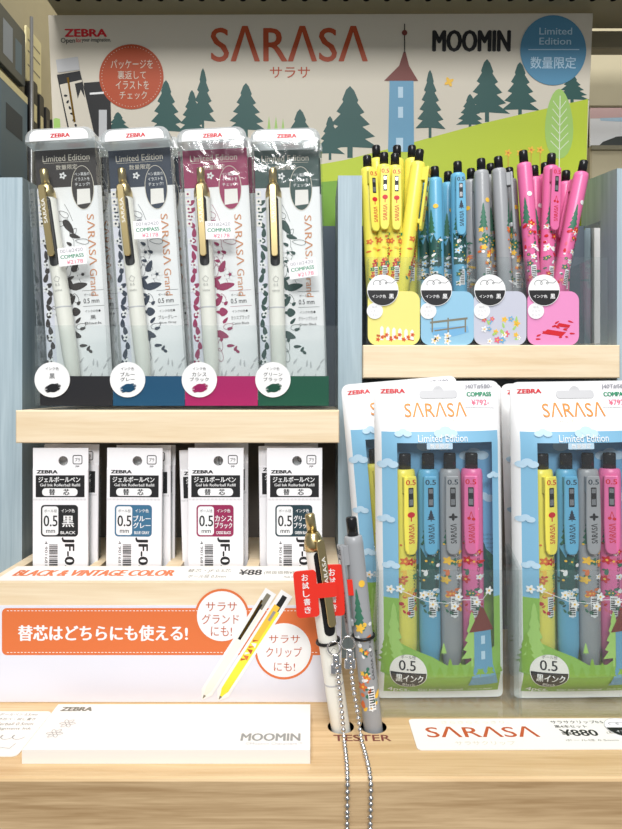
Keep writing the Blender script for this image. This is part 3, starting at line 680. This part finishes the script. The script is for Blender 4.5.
# holder
b = MB(); hx0, hx1 = 38.5, 207.5
b.box(hx0, hx1, 446.6, 447.8, BZ+.1, CZ+90, 'acrylic'); b.box(hx0, hx1, 487, 488.2, BZ+.1, CZ+90, 'acrylic'); b.box(hx0, hx1, 447.9, 486.9, BZ+.1, BZ+1.6, 'acrylic')
for px in (367.5, 420.3, 473.5, 526.8, 589): 
    x = min(max((px-CX)*450/F, hx0), hx1-1); b.box(x, x+.9, 447.9, 486.9, BZ+1.7, CZ+89, 'acrylic')
tag(b.build('acrylic_holder'), 'clear acrylic pen holder with four compartments on the right shelf', 'acrylic holder')
M('c_yellow', (236,226,130), .5); M('c_blue', (146,194,220), .5); M('c_grey', (196,198,212), .5); M('c_pink', (230,144,194), .5)
for i, (colr, a, c, cs) in enumerate((('yellow', 367.5, 420, 382.6), ('blue', 420.5, 474, 436), ('grey', 473.5, 526.5, 489.5), ('pink', 527, 579, 543.5))):
    Yc = 445.4; x0 = (a-CX)*Yc/F; x1_ = (c-CX)*Yc/F; xm = (x0+x1_)/2; m = 'c_'+colr
    root = empty('colour_card', (xm, Yc, BZ+.1), 'rounded %s card with a black and white round sticker below the %s pens' % (colr, colr), 'display card', 'rounded colour cards on the right shelf')
    w = (x1_-x0)/2-.15; H = 37.5
    b = MB(); b.prism(rrect(-w, w, 0, H, 6.5, 6), -.35, .35, m); rnd = random.Random(20+i); y = -.42
    if colr == 'yellow':
        for k in range(6): b.poly([(-9.5+k*4.2, 3.5+k*.1), (-7.2+k*4.2, 3.5), (-7.2+k*4.2, 12-k*.5), (-8.3+k*4.2, 13.5-k*.5), (-9.5+k*4.2, 12-k*.5)], 'white', y-.04)
        for k in range(9): flower(b, -11+k*3, 4+1.6*(k % 3), 1.6, 'orange', 'red', y-.08)
        b.poly([(-12, 6), (14, 3), (14, 4), (-12, 7.5)], 'burnt', y)
    elif colr == 'blue':
        b.poly([(-12, 12), (14, 13.5), (15, 9), (4, 6), (-10, 7)], 'sky', y); b.poly([(-12, 15), (14, 18), (14, 19.4), (-12, 16.4)], 'khaki', y-.04); b.poly([(-9, 9.5), (13, 12.5), (13, 13.5), (-9, 10.5)], 'khaki', y-.04)
        for x in (-11, 0, 12): b.poly([(x, 9), (x+1, 9), (x+1, 19), (x, 19)], 'khaki', y-.06)
        for x, z in ((-7, 5), (0, 6.5), (0, 2.8), (-9, 3)): flower(b, x, z, 2.6, 'warm_paper', 'butter', y-.1)
    elif colr == 'grey':
        for k in range(26):
            x, z = rnd.uniform(-12, 13), rnd.uniform(2, 19); (flower(b, x, z, rnd.uniform(1.4, 2.6), ('butter', 'white', 'pricepink', 'sky')[k % 4], 'butter', y-.01*k) if k % 3 else b.poly(leaf(x, z, 4, 1.5, rnd.uniform(0, 3)), 'palegreen', y-.01*k))
    else:
        for k in range(16):
            x, z = rnd.uniform(-11, 14), rnd.uniform(3, 17); b.poly(leaf(x, z, rnd.uniform(2, 4.5), 1.2, rnd.uniform(-.4, .6)), 'red', y-.01*k)
        b.poly([(-8, 8), (6, 6), (9, 9), (-4, 11)], 'red', y); b.poly([(2, 13), (11, 12), (12, 14), (4, 15.5)], 'red', y)
    b.build('card', root)
    b = MB(); cx = (cs-CX)*Yc/F-xm; cz = (HY-290.5)*Yc/F+CZ-BZ-.1; y = -1.2; r = 10.9
    b.prism(circ(cx, cz, r, 40), -1.15, -.5, 'white'); b.poly(circ(cx, cz, r-.4, 30, a0=PI, a1=2*PI), 'ink', y)
    b.text('インク色', cx-2.6, cz-4.2, 9.6, 2.3, 'white', y-.06, 0, .02); b.text('黒', cx+6, cz-4.2, 3.4, 3.4, 'white', y-.06, 0, .04)
    lp = [(cx-7+t*.62, cz+4.2+1.9*math.sin(t*.9)+t*.12) for t in range(9)]+[(cx+2+t, cz+4.2+.45*t) for t in range(5)]
    lp = [(cx-6+.36*t-1.5*math.sin(t*.55), cz+3.6+1.6*(1-math.cos(t*.55))+.03*t) for t in range(26)]+[(cx+6.5, cz+5), (cx+8.5, cz+6.6)]
    b.strip(lp, .3, 'ink', y)
    b.build('round_sticker', root, label='round half black half white sticker')
    b = MB(); b.prism(circ(cx-5.5, cz-14.3, 5.6, 26), -.95, -.5, 'white')
    for k, s in enumerate(('軸色', 'レモン' if colr == 'yellow' else 'ミルク', {'yellow': 'イエロー', 'blue': 'ブルー', 'grey': 'グレー', 'pink': 'ピンク'}[colr])): b.text(s, cx-5.5, cz-11.7-2.7*k, 2.3*len(s)*.85, 1.7, 'lightgrey', -1)
    b.build('small_sticker', root, label='small plain white round sticker')
# ================================================================== MULTIPACKS (lower right)
def multipack(sticker):
    root = empty('pen_pouch', (0, 0, 0)); HW, H = 37.8, 191.0
    def bul(x, z):
        u = max(0, 1-(x/HW)**2); t = z/H; v = max(0.0, min(1, t/.10))*max(0.0, min(1, (1-t)/.2)); v = v*v*(3-2*v)
        return 9.5*(u**.38)*v
    # local px frame of the photographed pack: x (378..506) y(385..703)
    def q(px, py): return ((px-442)*.6, (703-py)*.6+.2)
    b = MB()                                              # back sheet with printed scene
    b.prism(rrect(-HW, HW, 0, H, 3, 4, 5), 6.2, 6.6, 'white', 0)
    y = 6.1; x0, x1_ = -HW+3.2, HW-3.2
    b.poly([(x0, 50), (x1_, 50), (x1_, 163), (x0, 163)], 'sky', y); b.poly([(x0, 6), (x1_, 6), (x1_, 62), (10, 66), (-12, 60), (x0, 66)], 'grass', y-.05)
    b.poly([(x0, 60), (x1_, 58), (x1_, 84), (26, 92), (16, 82), (4, 90), (-14, 80), (-24, 90), (x0, 80)], 'forest', y-.03)
    for cx, cz, s in ((-28, 140, 5), (-24, 112, 6), (22, 146, 6), (27, 120, 5), (-2, 152, 7)): 
        for d in (-1, 0, 1): b.poly(circ(cx+d*s*.8, cz+(.3*s if d == 0 else 0), s*.7, 14, s*.45), 'skypale', y-.08-.02*d)
    for cx, h in ((-27, 40), (-19, 30), (27, 34)): b.poly(fir(cx, 60, h, 15), 'teal_tree', y-.05)
    for k in range(9): b.text('ジェルインクボールペン', 29, 98-k*2.6, 9.5, 1.3, 'navy', y-.1)
    b.text('20', 21.5, 92, 4, 3, 'white', y-.1, 0, .02)
    b.build('printed_back', root)
    # front sheet, bulged grid; window faces are clear film
    gx = [-HW, -HW+1.2, -HW+3.4]+[-34.4+68.8*i/16 for i in range(1, 16)]+[HW-3.4, HW-1.2, HW]
    gz = [0, 1.2, 2.5, 3.8, 5.0, 6.3, 7.6, 9, 11, 17, 22]+[22+7*i for i in range(1, 20)]+[161.6, 167, 173, 179, 185, 188.5, H]
    gz = sorted(set(gz)); fb = MB(); wb = MB()
    def P(x, z, o=0):
        # rounded outer corners
        r = 5
        for cz, sgn in ((H-r, 1), (r, -1)):
            if (z-cz)*sgn > 0 and abs(x) > HW-r:
                dx = abs(x)-(HW-r); dz = (z-cz)*sgn; m = max(dx, dz); l = math.hypot(dx, dz)
                if l > 1e-6: k = m/l; x = math.copysign(HW-r+dx*k, x); z = cz+sgn*dz*k
        return (x, 6.0-bul(x, z)*1.55-o, z)
    def addg(mb, mask, m, o=0):
        idx = {}; vs = []; fs = []
        for i in range(len(gx)-1):
            for j in range(len(gz)-1):
                if not mask((gx[i]+gx[i+1])/2, (gz[j]+gz[j+1])/2): continue
                f = []
                for a, c in ((i, j), (i+1, j), (i+1, j+1), (i, j+1)):
                    if (a, c) not in idx: idx[(a, c)] = len(vs); vs.append(P(gx[a], gz[c], o))
                    f.append(idx[(a, c)])
                fs.append(f)
        mb.add(vs, fs, m, True)
    side = lambda x: abs(x) > HW-3.4
    addg(fb, lambda x, z: side(x) or z > 161.6 or z < 5, 'white')
    addg(fb, lambda x, z: not side(x) and 5 < z < 22, 'grass')
    win = lambda x, z: -25.5 < x < 28 and z < 155
    addg(fb, lambda x, z: not side(x) and 22 < z < 161.6 and not win(x, z) and z > 64, 'sky_front')
    addg(fb, lambda x, z: not side(x) and 22 < z < 64 and not win(x, z), 'hill')
    addg(wb, lambda x, z: not side(x) and 22 < z < 161.6 and win(x, z), 'film')
    def wp(x, yy, z): p = P(x, z); return (p[0], p[1]+yy, p[2])
    fb.warp = wp; fb.sub = (2.5, 6)
    e = -.5
    def t(s, a, y0_, c, y1_, m, bold=0, rot=0, k=0): tx(fb, s, a, y0_, c, y1_, m, e-.08*k, q, rot, bold)
    t('ZEBRA', 385, 392, 410, 396.5, 'red', .11); t(LOGO, 408, 406, 469, 420, 'logo', .0); t('サラサクリップ', 422, 422.5, 456, 426, 'cardgrey')
    fb.poly(rrect(*[v for v in (q(424, 0)[0], q(462, 0)[0])], q(0, 402)[1], q(0, 394)[1], 2), 'lightgrey', e)     # hang slot
    fb.poly(circ(*q(443, 395), 3.2, 16), 'lightgrey', e-.02)
    t('Limited Edition', 419, 437, 467, 444, 'white', 0); 
    fb.poly(rrect(q(427, 0)[0], q(452, 0)[0], q(0, 451)[1], q(0, 445)[1], .6), 'skypale', e); t('数量限定', 430, 445.8, 449, 450.4, 'white', .02, 0, 1)
    if sticker:
        fb.poly([q(469, 387), q(499, 387.5), q(498, 412), q(468, 411)], 'paper', e); t('J40T#580-', 470, 388.5, 497, 393.5, 'stamp', .03, 0, 8); t('COMPASS', 471, 396, 496, 400.5, 'compass', .08, 0, 8); t('¥792-', 475, 403.5, 493, 409, 'pricepink', .03, 0, 8)
    # front decoration
    fb.poly([q(381, 672), q(499, 672), q(499, 640), q(490, 646), q(478, 650), q(462, 660), q(444, 660), q(430, 652), q(414, 646), q(400, 640), q(392, 636), q(384, 640)], 'hill', e+.1)
    for px_, py_, s_ in ((390, 466, 6), (388, 520, 5), (493, 478, 4), (392, 565, 5), (446, 436, 7), (405, 436, 5)):
        for d in (-1, 0, 1): fb.poly(circ(q(px_, py_)[0]+d*s_*.5, q(px_, py_)[1]+(.25*s_ if d == 0 else 0), s_*.5, 14, s_*.35), 'skypale', e+.1-.02*d)
    fb.poly(fir(*q(394, 664), 38, 13), 'palegreen', e); fb.poly(fir(*q(387, 668), 22, 11), 'grass', e-.03); fb.poly(fir(*q(469, 662), 32, 14), 'palegreen', e)
    fb.poly(fir(*q(441, 650), 7, 4), 'palegreen', e)
    for k in range(12): fb.poly(fir(-33+k*6.0, 18, 12-(k % 3)*2.5, 6, 3), 'grass', e-.05-.005*k)
    tw = [q(471, 627), q(488, 627), q(490, 662), q(497, 684), q(466, 684), q(471, 662)]
    fb.poly(tw, 'towerblue', e-.12); fb.poly([q(466, 629), q(491, 628), q(481, 606), q(478, 606)], 'roof', e-.2)
    for yy in (633, 648): fb.poly([q(478, yy), q(482, yy), q(482, yy+8), q(478, yy+8)], 'skypale', e-.2)
    for px, py in ((391, 588), (400, 587), (422, 592), (431, 601), (452, 603), (456, 594), (474, 600), (487, 590)): flower(fb, *q(px, py), 2.6, 'white', 'butter', e-.1)
    fb.strip([q(388, 587), q(405, 590), q(425, 598), (q(445, 600)), q(460, 597), q(480, 598), q(489, 588)], .35, 'white', e)
    c = q(407, 668)
    fb.poly(circ(*c, 10.6, 36), 'warm_paper', e-.3); fb.poly(circ(*c, 10.2, 28, a0=PI, a1=2*PI), 'ink', e-.36)
    t('ボール径', 400, 651, 414, 654.5, 'ink', 0, 0, 5); t('0.5', 398, 656, 414, 666, 'ink', .02, 0, 5); t('黒インク', 395, 670, 421, 678, 'white', .03, 0, 6); t('Black', 402, 680, 414, 683.5, 'white', 0, 0, 6)
    t('4pcs.', 388, 687, 410, 694, 'white', .02, 0, 9); t('Gel Ink Rollerball', 418, 688.5, 462, 692, 'white', .01, 0, 9); t('ジェルボールペン', 425, 694, 455, 697, 'white', 0, 0, 9); t('Made in Japan', 468, 689.5, 492, 692, 'white', .02, 0, 9)
    fb.warp = None
    fb.build('pouch_front', root); wb.build('clear_window', root, label='clear glossy window film')
    for colr, px in (('yellow', 408), ('blue', 431), ('grey', 452.5), ('pink', 474)):
        pb = clip_pen(colr, 'pen', seed=5); p = pb.build('pen', root, (((px-442)*.6), 0.9, q(0, 689)[1])); clip_parts(colr, p)
        p.scale = (1.2, .84, .99); p.rotation_euler = (0, 0, {'yellow': -.0, 'blue': 0, 'grey': 0, 'pink': -.3}[colr])
        if colr == 'yellow': p.rotation_euler = (0, 0, .3)
        p['label'] = '%s clip pen inside the pouch' % colr
    return root
mp = multipack(True); G = 'pen pouches at the lower right'
def place(o, px, Y, rot, label, z=0.2, scx=1):
    o.location = ((px-CX)*Y/F*.001, Y*.001, (ZB+(1.3 if Y < 400 else .2)+z)*.001); o.rotation_euler = (0, rot, 0); tag(o, label, 'pen pouch', G)
m2 = copy_tree(mp); m3 = copy_tree(mp); m4 = copy_tree(mp); m5 = copy_tree(mp)
place(mp, 442.3, 380.5, -.012, 'front pouch of four coloured pens with price sticker, beside the grey tester pen', .6)
place(m2, 581, 380.5, -.014, 'front pouch of four coloured pens at the right edge of the picture', .6)
place(m3, 425, 412, -.085, 'pouch of four pens leaning left behind the front one, against the blue divider', 3.4)
place(m4, 571, 412, -.03, 'pouch of four pens half hidden behind the right edge pouch', 1.4)
place(m5, 449, 436, .0, 'rearmost pouch of four pens, peeking out right of the centre front pouch', .3)
# acrylic trays for pouches
for a, c, lb in ((377, 519.5, 'clear acrylic tray around the bottom of the centre pen pouches'), (520.5, 664, 'clear acrylic tray around the bottom of the right edge pen pouches')):
    Yt = 366.0; x0 = (a-CX)*Yt/F; x1_ = (c-CX)*Yt/F; h = ZB+(703-562)*.6
    b = MB(); b.box(x0, x1_, Yt, Yt+1.2, ZB+.3, h, 'acrylic')
    for x in (x0, x1_-1.2):
        vs = [(xx, yy, zz) for xx in (x, x+1.2) for yy, zz in ((Yt+1.3, ZB+.3), (Yt+26, ZB+.3), (Yt+26, h+9), (Yt+1.3, h))]
        b.add(vs, [[0, 1, 2, 3], [7, 6, 5, 4], [0, 4, 5, 1], [1, 5, 6, 2], [2, 6, 7, 3], [3, 7, 4, 0]], 'acrylic')
    b.box(x0+1.3, x1_-1.3, Yt+1.3, Yt+26, ZB+.3, ZB+1.1, 'acrylic')
    tag(b.build('acrylic_tray'), lb, 'acrylic holder')
# ================================================================== COUNTER THINGS
b = MB()                                                            # note pad
b.box(-145.3, -.4, 321.7, 368, ZB+.1, ZB+7, 'warm_paper')
b.warp = lambda x, y, z: (x, z, ZB+7.06-y)
def qp(px, py): Yt = 183*F/(py-HY); return ((px-CX)*Yt/F, Yt)
def tp(s, xc, yc, w, h, m, bold=0): b.text(s, xc, yc, w, h, m, -.05, 0, bold)
tp('ZEBRA', -132.5, 362.5, 18, 4.6, 'khaki', .11); tp('MOOMIN', -21, 333.5, 31, 7.2, 'grey_print', .05); tp('©Moomin Characters™', -19, 327.5, 29, 2.2, 'lightgrey')
for x, z in ((-132, 347), (-135, 337)):
    for k in range(6): b.strip(leaf(x+2.6*math.cos(k*1.047), z+2.6*math.sin(k*1.047), 3.4, 2, k*1.047), .25, 'grey_print', -.05, True)
b.warp = None
o = b.build('memo_pad')
tag(o, 'long cream white memo pad lying on the wooden counter', 'notepad')
def flatcard(x0, x1_, y0_, y1_, r): 
    b = MB(); b.warp = lambda x, y, z: (x, z, -y); b.prism(rrect(x0, x1_, y0_, y1_, r), -.5, 0, 'warm_paper'); return b
b = flatcard(-45, 45, -22.5, 22.5, 3)
for k, (s, w) in enumerate((('ジェルボールペン 0.5mm', 30), ('書き比べ・試し書き', 24), ('Gel Ink Rollerball 0.5mm', 36), ('Ink: Pigment Ink', 26))): b.text(s, 44-w/2-6+k, 19-k*5.2, w, 3, 'khaki', -.56)
b.strip([(22+t*.6-1.6*math.sin(t*.6), -5+2.2*math.cos(t*.6)) for t in range(30)], .35, 'grey_print', -.56)
b.strip([(26, -14), (30, -12), (28, -16), (34, -15), (38, -15.6), (39, -11)], .35, 'grey_print', -.56)
o = b.build('scribble_card', None, (-195.5, 350, ZB+.15)); tag(o, 'white card with scribbles lying left of the long memo pad', 'card')
b = flatcard(0, 175, -15.4, 15.4, 2.5)
b.text('さらさらくっきり。', 37, 11.4, 38, 3.2, 'cardgrey', -.56); b.text(LOGO, 38, 1.5, 61, 10.8, 'burnt', -.56, 0, .02); b.text('サラサクリップ', 37, -9.5, 32, 3.8, 'cardgrey', -.56, 0, .01)
b.text('サラサクリップ0.5 ムーミン', 102, 11.2, 45, 3.2, 'ink', -.56, 0, .02); b.text('黒4本セット', 89, 6.6, 18, 3, 'ink', -.56, 0, .02)
b.text('¥880', 91, .2, 20, 6.6, 'ink', -.56, 0, .05); b.text('(税抜価格¥800)', 120, 0, 28, 3, 'khaki', -.56); b.text('ボール径 0.5mm　替芯:JF-0.5芯', 108, -7.4, 55, 2.4, 'khaki', -.56)
o = b.build('price_card', None, (55.4, 348.6, ZB+.15)); o.rotation_euler = (0, 0, .008); tag(o, 'long white price card with orange logo lying in front of the pen pouches', 'price card')
b = MB(); b.warp = lambda x, y, z: (x, z, -y); b.prism(circ(0, 0, 10, 36), -.35, 0, 'paper'); b.strip(circ(0, 0, 9.9, 36), .25, 'grey_print', -.4, True); b.poly(circ(0, 0, 9.6, 24, a0=PI, a1=2*PI), 'ink', -.4)
b.strip([(-6+.36*t-1.5*math.sin(t*.55), 3+1.2*(1-math.cos(t*.55))) for t in range(26)], .3, 'ink', -.4); b.text('インク色 黒', 0, -4, 12, 2.3, 'white', -.45, 0, .02)
o = b.build('ink_badge', None, (173, 354, ZB+.8)); tag(o, 'round black and white sticker on the right end of the long price card', 'sticker')
# ---- testers
def tagpart(parent, x, z, bandw, rot, side=-1, dy=-6.5):
    b = MB(); b.prism(rrect(-6.2, 6.2, -13, 13, 2.2), -.4, .4, 'tagred', .1)
    for k, ch in enumerate('お試し書き'): b.text(ch, 0, 9.2-4.5*k, 3.6, 3.7, 'white', -.5, 0, .03)
    b.prism([(5.5, -3), (5.5+bandw, -3), (5.5+bandw, 5), (5.5, 5)], -.3, .3, 'tagred')
    o = b.build('red_tag', parent, (x, dy, z), 'red tag with white vertical lettering'); o.rotation_euler = (0, rot, 0)
t1 = empty('tester_pen', (0, 0, 0)); p = grand_pen(t1, 'barrel'); p.rotation_euler = (0, 0, .45)
tagpart(t1, -7.6, 118, 11.2, .05, dy=-10.2)
b = MB(); n = 20                                                    # rubber ring and clasp
def torus(b, R, r, z, m, cx=0, cy=0, tilt=0, seg=22, rs=8, ry=1):
    vs = []; fs = []
    for i in range(seg):
        a = 2*PI*i/seg
        for j in range(rs):
            c = 2*PI*j/rs; rr = R+r*math.cos(c); x, y_, zz = rr*math.cos(a), rr*math.sin(a), r*math.sin(c)
            y2 = y_*math.cos(tilt)-zz*math.sin(tilt); z2 = y_*math.sin(tilt)+zz*math.cos(tilt); vs.append((cx+x, cy+y2*ry, z+z2))
    for i in range(seg):
        for j in range(rs): fs.append([i*rs+j, ((i+1) % seg)*rs+j, ((i+1) % seg)*rs+(j+1) % rs, i*rs+(j+1) % rs])
    b.add(vs, fs, m, True)
torus(b, 6.1, .95, 86.5, 'rubber'); b.build('rubber_ring', t1, label='black rubber ring')
t1.location = (.0166, .357, (ZB-36)*.001)
def set_pen(o, xb, slope, z0):
    o.rotation_euler = (0, math.atan(slope), 0); o.location = ((xb+slope*(z0-ZB))*.001, .357, z0*.001)
ZT = ZB-36
t1.scale = (1, 1, .98); set_pen(t1, 16.4, -.145, ZT); tag(t1, 'white tester pen with gold clip and red tag, standing in a counter hole', 'tester pen')
t2 = empty('tester_pen', (0, 0, 0)); gb = MB(); pb = clip_pen('grey', 'barrel', seed=12)
pb.build('barrel', t2)
holder = bpy.data.objects.new('tmp', None)
# clip of the grey tester turned to the left
clip_parts('grey', t2)
for ch in t2.children:
    if ch.name.startswith('clip'): ch.rotation_euler = (0, 0, -math.radians(72))
tagpart(t2, -14.4, 106, 6.0, .06, dy=-4)
b = MB(); torus(b, 6.0, .8, 80, 'rubber'); b.build('rubber_ring', t2, label='dark rubber ring')
for k in (1,):
    t2.scale = (1, 1, 1.09)
set_pen(t2, 34.6, -.105, ZT); tag(t2, 'grey tester pen with black button and printed tree, standing in a counter hole', 'tester pen')
def chain(pts, name, label):
    pts = [Vector(p) for p in pts]; cv = []
    for i in range(len(pts)-1):
        p0 = pts[max(i-1, 0)]; p1 = pts[i]; p2 = pts[i+1]; p3 = pts[min(i+2, len(pts)-1)]
        for k in range(24):
            t = k/24; cv.append(.5*((2*p1)+(p2-p0)*t+(2*p0-5*p1+4*p2-p3)*t*t+(3*p1-p0-3*p2+p3)*t**3))
    b = MB(); acc = 0; last = cv[0]; nxt = 0; r = 1.3
    for c in cv:
        acc += (c-last).length; last = c
        if acc >= nxt:
            nxt += 3.0; vs = []; fs = []; U, V = 10, 6
            for i in range(V+1):
                ph = PI*i/V
                for j in range(U): th = 2*PI*j/U; vs.append((c.x+r*math.sin(ph)*math.cos(th), c.y+r*math.sin(ph)*math.sin(th), c.z+r*math.cos(ph)))
            for i in range(V):
                for j in range(U): fs.append([i*U+j, (i+1)*U+j, (i+1)*U+(j+1) % U, i*U+(j+1) % U])
            b.add(vs, fs, 'chrome', True)
    for i in range(0, len(cv)-3, 3):
        a, c = cv[i], cv[i+3]; s = .28
        vs = [(p.x+dx, p.y+dy, p.z) for p in (a, c) for dx, dy in ((-s, -s), (s, -s), (s, s), (-s, s))]
        b.add(vs, [[0, 1, 5, 4], [1, 2, 6, 5], [2, 3, 7, 6], [3, 0, 4, 7]], 'chrome')
    o0 = pts[0]
    root = empty('ball_chain', tuple(o0), label, 'chain')
    b.build('beads', root, tuple(-v for v in o0))
    b = MB(); torus(b, 3.6, .45, 0, 'chrome', 0, 0, PI/2); b.build('split_ring', root, (-1, -.2, 6.5))
    b = MB(); b.prism(rrect(-1.9, 1.9, -4.5, 3.0, 1.6), -.9, .9, 'chrome', .3); b.prism(rrect(-3, 3, -7.5, -2, 1), -.8, .8, 'chrome', .3); b.build('clasp', root)
    return root
chain([W(336, 660, 347), W(339, 685, 346), W(342, 715, 344), (17.6, 340, ZB+2.2), (17.8, 322, ZB+1.6), (17.6, 309.5, ZB+.8), (17.5, 307.6, ZB-5), (17.3, 307.8, ZB-30), (17.2, 307.8, ZB-62)], 'ball_chain', 'silver ball chain hanging from the white and gold tester pen')
chain([W(350, 655, 346), W(353, 685, 346), W(358, 715, 344), (26.8, 340, ZB+2.2), (28.2, 322, ZB+1.6), (28.6, 309.5, ZB+.8), (28.8, 307.6, ZB-5), (28.4, 307.8, ZB-30), (28.2, 307.8, ZB-62)], 'ball_chain', 'silver ball chain hanging from the grey tester pen')
# ================================================================== BACKGROUND GOODS (left side wall)
def sidepack(name, y0_, y1_, z0, z1, m, th, deco, label, cat='package', grp=None):
    b = MB(); w = y1_-y0_
    b.prism(rrect(0, w, 0, z1-z0, 3), 0, th, m, .5)
    for (a, c, e, f, mm) in deco: b.poly([(a*w, e*(z1-z0)), (c*w, e*(z1-z0)), (c*w, f*(z1-z0)), (a*w, f*(z1-z0))], mm, -.1)
    o = b.build(name); o.location = ((-266+th+.4)*.001, y0_*.001, (CZ+z0)*.001); o.rotation_euler = (0, 0, PI/2)
    tag(o, label, cat, grp)
M('charcoal', (74,78,76), .4); M('slate', (84,108,124), .4); M('slate2', (136,146,160), .4); M('cream', (224,214,168), .5)
sidepack('hanging_pouch', 534, 584, 272, 322, 'charcoal', 5, ((.15, .5, .2, .8, 'slate2'), (.6, .85, .15, .7, 'slate')), 'dark charcoal hanging pouch at the upper left edge', grp='goods on the left wall')
sidepack('hanging_pouch', 534, 586, 175, 264, 'slate', 6, ((0, 1, .93, 1, 'cream'), (.2, .8, .5, .75, 'navy')), 'dark teal hanging pouch with cream top edge at the left', grp='goods on the left wall')
sidepack('hanging_pouch', 532, 588, 90, 172, 'slate2', 6, ((.35, .95, .3, .45, 'black'),), 'blue grey hanging pouch with a black label above the left panel', grp='goods on the left wall')
sidepack('hanging_card', 592, 626, 283, 335, 'cream', 2, ((.1, .9, .55, .58, 'khaki'), (.1, .9, .3, .33, 'khaki'), (.1, .9, .75, .78, 'khaki')), 'cream card hanging on the left wall above black pens', 'card')
for k in range(4):
    sidepack('hanging_pen_pack', 593+k*12, 603.5+k*12, 150, 284-k*7, 'black', 8+k, ((.2, .8, .72, .84, 'cream') if k < 2 else (.4, .5, .5, .9, 'steel'), (.1, .6, .55, .6, 'white') if k < 2 else (.2, .3, .2, .9, 'charcoal')), ('nearest slim black pen pack with cream label under the cream card', 'second slim black pen pack with cream label under the cream card', 'third slim black pen pack, without label, near the header card', 'furthest slim black pen pack, right behind the header card edge')[k], 'pen pack', 'slim black pen packs on the left wall')
b = MB(); b.lathe([(1.6, 0), (1.6, 420)], 'steel', seg=12); o = b.build('metal_post', None, (-257.6, 590, CZ-80)); tag(o, 'thin steel post between the hanging pouches at the left', 'post')
# right background picture strip, neighbouring display
b = MB(); b.prism([(0, 0), (90, 0), (90, 36), (0, 36)], 0, 2, 'white'); b.poly([(8, 0), (90, 0), (90, 20), (60, 14), (45, 10), (25, 9), (12, 4)], 'charcoal', -.1); b.poly([(10, 24), (90, 20), (90, 28), (8, 30)], 'skypale', -.1)
M('rose', (214,180,176), .5); b.poly([(0, 26), (90, 29), (90, 36), (0, 36)], 'rose', -.12)
tag(b.build('picture_strip', None, (262, 601, CZ+225.2)), 'blurry white and black picture strip on the shelf behind the header card', 'picture')
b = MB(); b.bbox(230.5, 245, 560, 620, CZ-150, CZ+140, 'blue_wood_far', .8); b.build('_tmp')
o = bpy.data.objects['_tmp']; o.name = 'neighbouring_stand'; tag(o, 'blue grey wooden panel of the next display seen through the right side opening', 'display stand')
b = MB(); b.bbox(246, 255, 556, 612, CZ-150, CZ+142, 'white', .5); tag(b.build('white_board'), 'narrow white board beside the blue grey panel behind the right side opening', 'board')
# ================================================================== LIGHT, CAMERA
w = bpy.data.worlds.new('w'); SC.world = w; w.use_nodes = True
bg = w.node_tree.nodes['Background']; bg.inputs[0].default_value = (.93, .97, 1, 1); bg.inputs[1].default_value = .30
def area(name, loc, tgt, sx, sy, power, col=(1, 1, 1)):
    l = bpy.data.lights.new(name, 'AREA'); l.shape = 'RECTANGLE'; l.size = sx; l.size_y = sy; l.energy = power; l.color = col
    o = bpy.data.objects.new(name, l); C.objects.link(o); o.location = loc
    o.rotation_euler = (Vector(tgt)-Vector(loc)).to_track_quat('-Z', 'Y').to_euler(); return o
area('ceiling_light', (0, -.1, 2.5), (0, .4, 1.15), 0.8, .6, 14, (1, .99, .985))
area('front_fill_light', (0, -1.6, 2.55), (0, .45, 1.3), .9, .55, 40, (1, .995, .985))  # fill lamp added behind the camera to lift the goods under the shelf
cam = bpy.data.cameras.new('camera'); co = bpy.data.objects.new('camera', cam); C.objects.link(co); SC.camera = co
co.location = (0, 0, CZ*.001); co.rotation_euler = (PI/2, 0, 0)
cam.sensor_fit = 'VERTICAL'; cam.sensor_height = 36; cam.lens = 36*F/829; cam.shift_y = -(414.5-HY)/829; cam.clip_start = .01
cam.dof.use_dof = False
vs_ = SC.view_settings; vs_.view_transform = 'Standard'; vs_.look = 'None'; vs_.gamma = 1; vs_.use_curve_mapping = False; vs_.exposure = 0.0
try: SC.cycles.transparent_max_bounces = 32
except Exception: pass
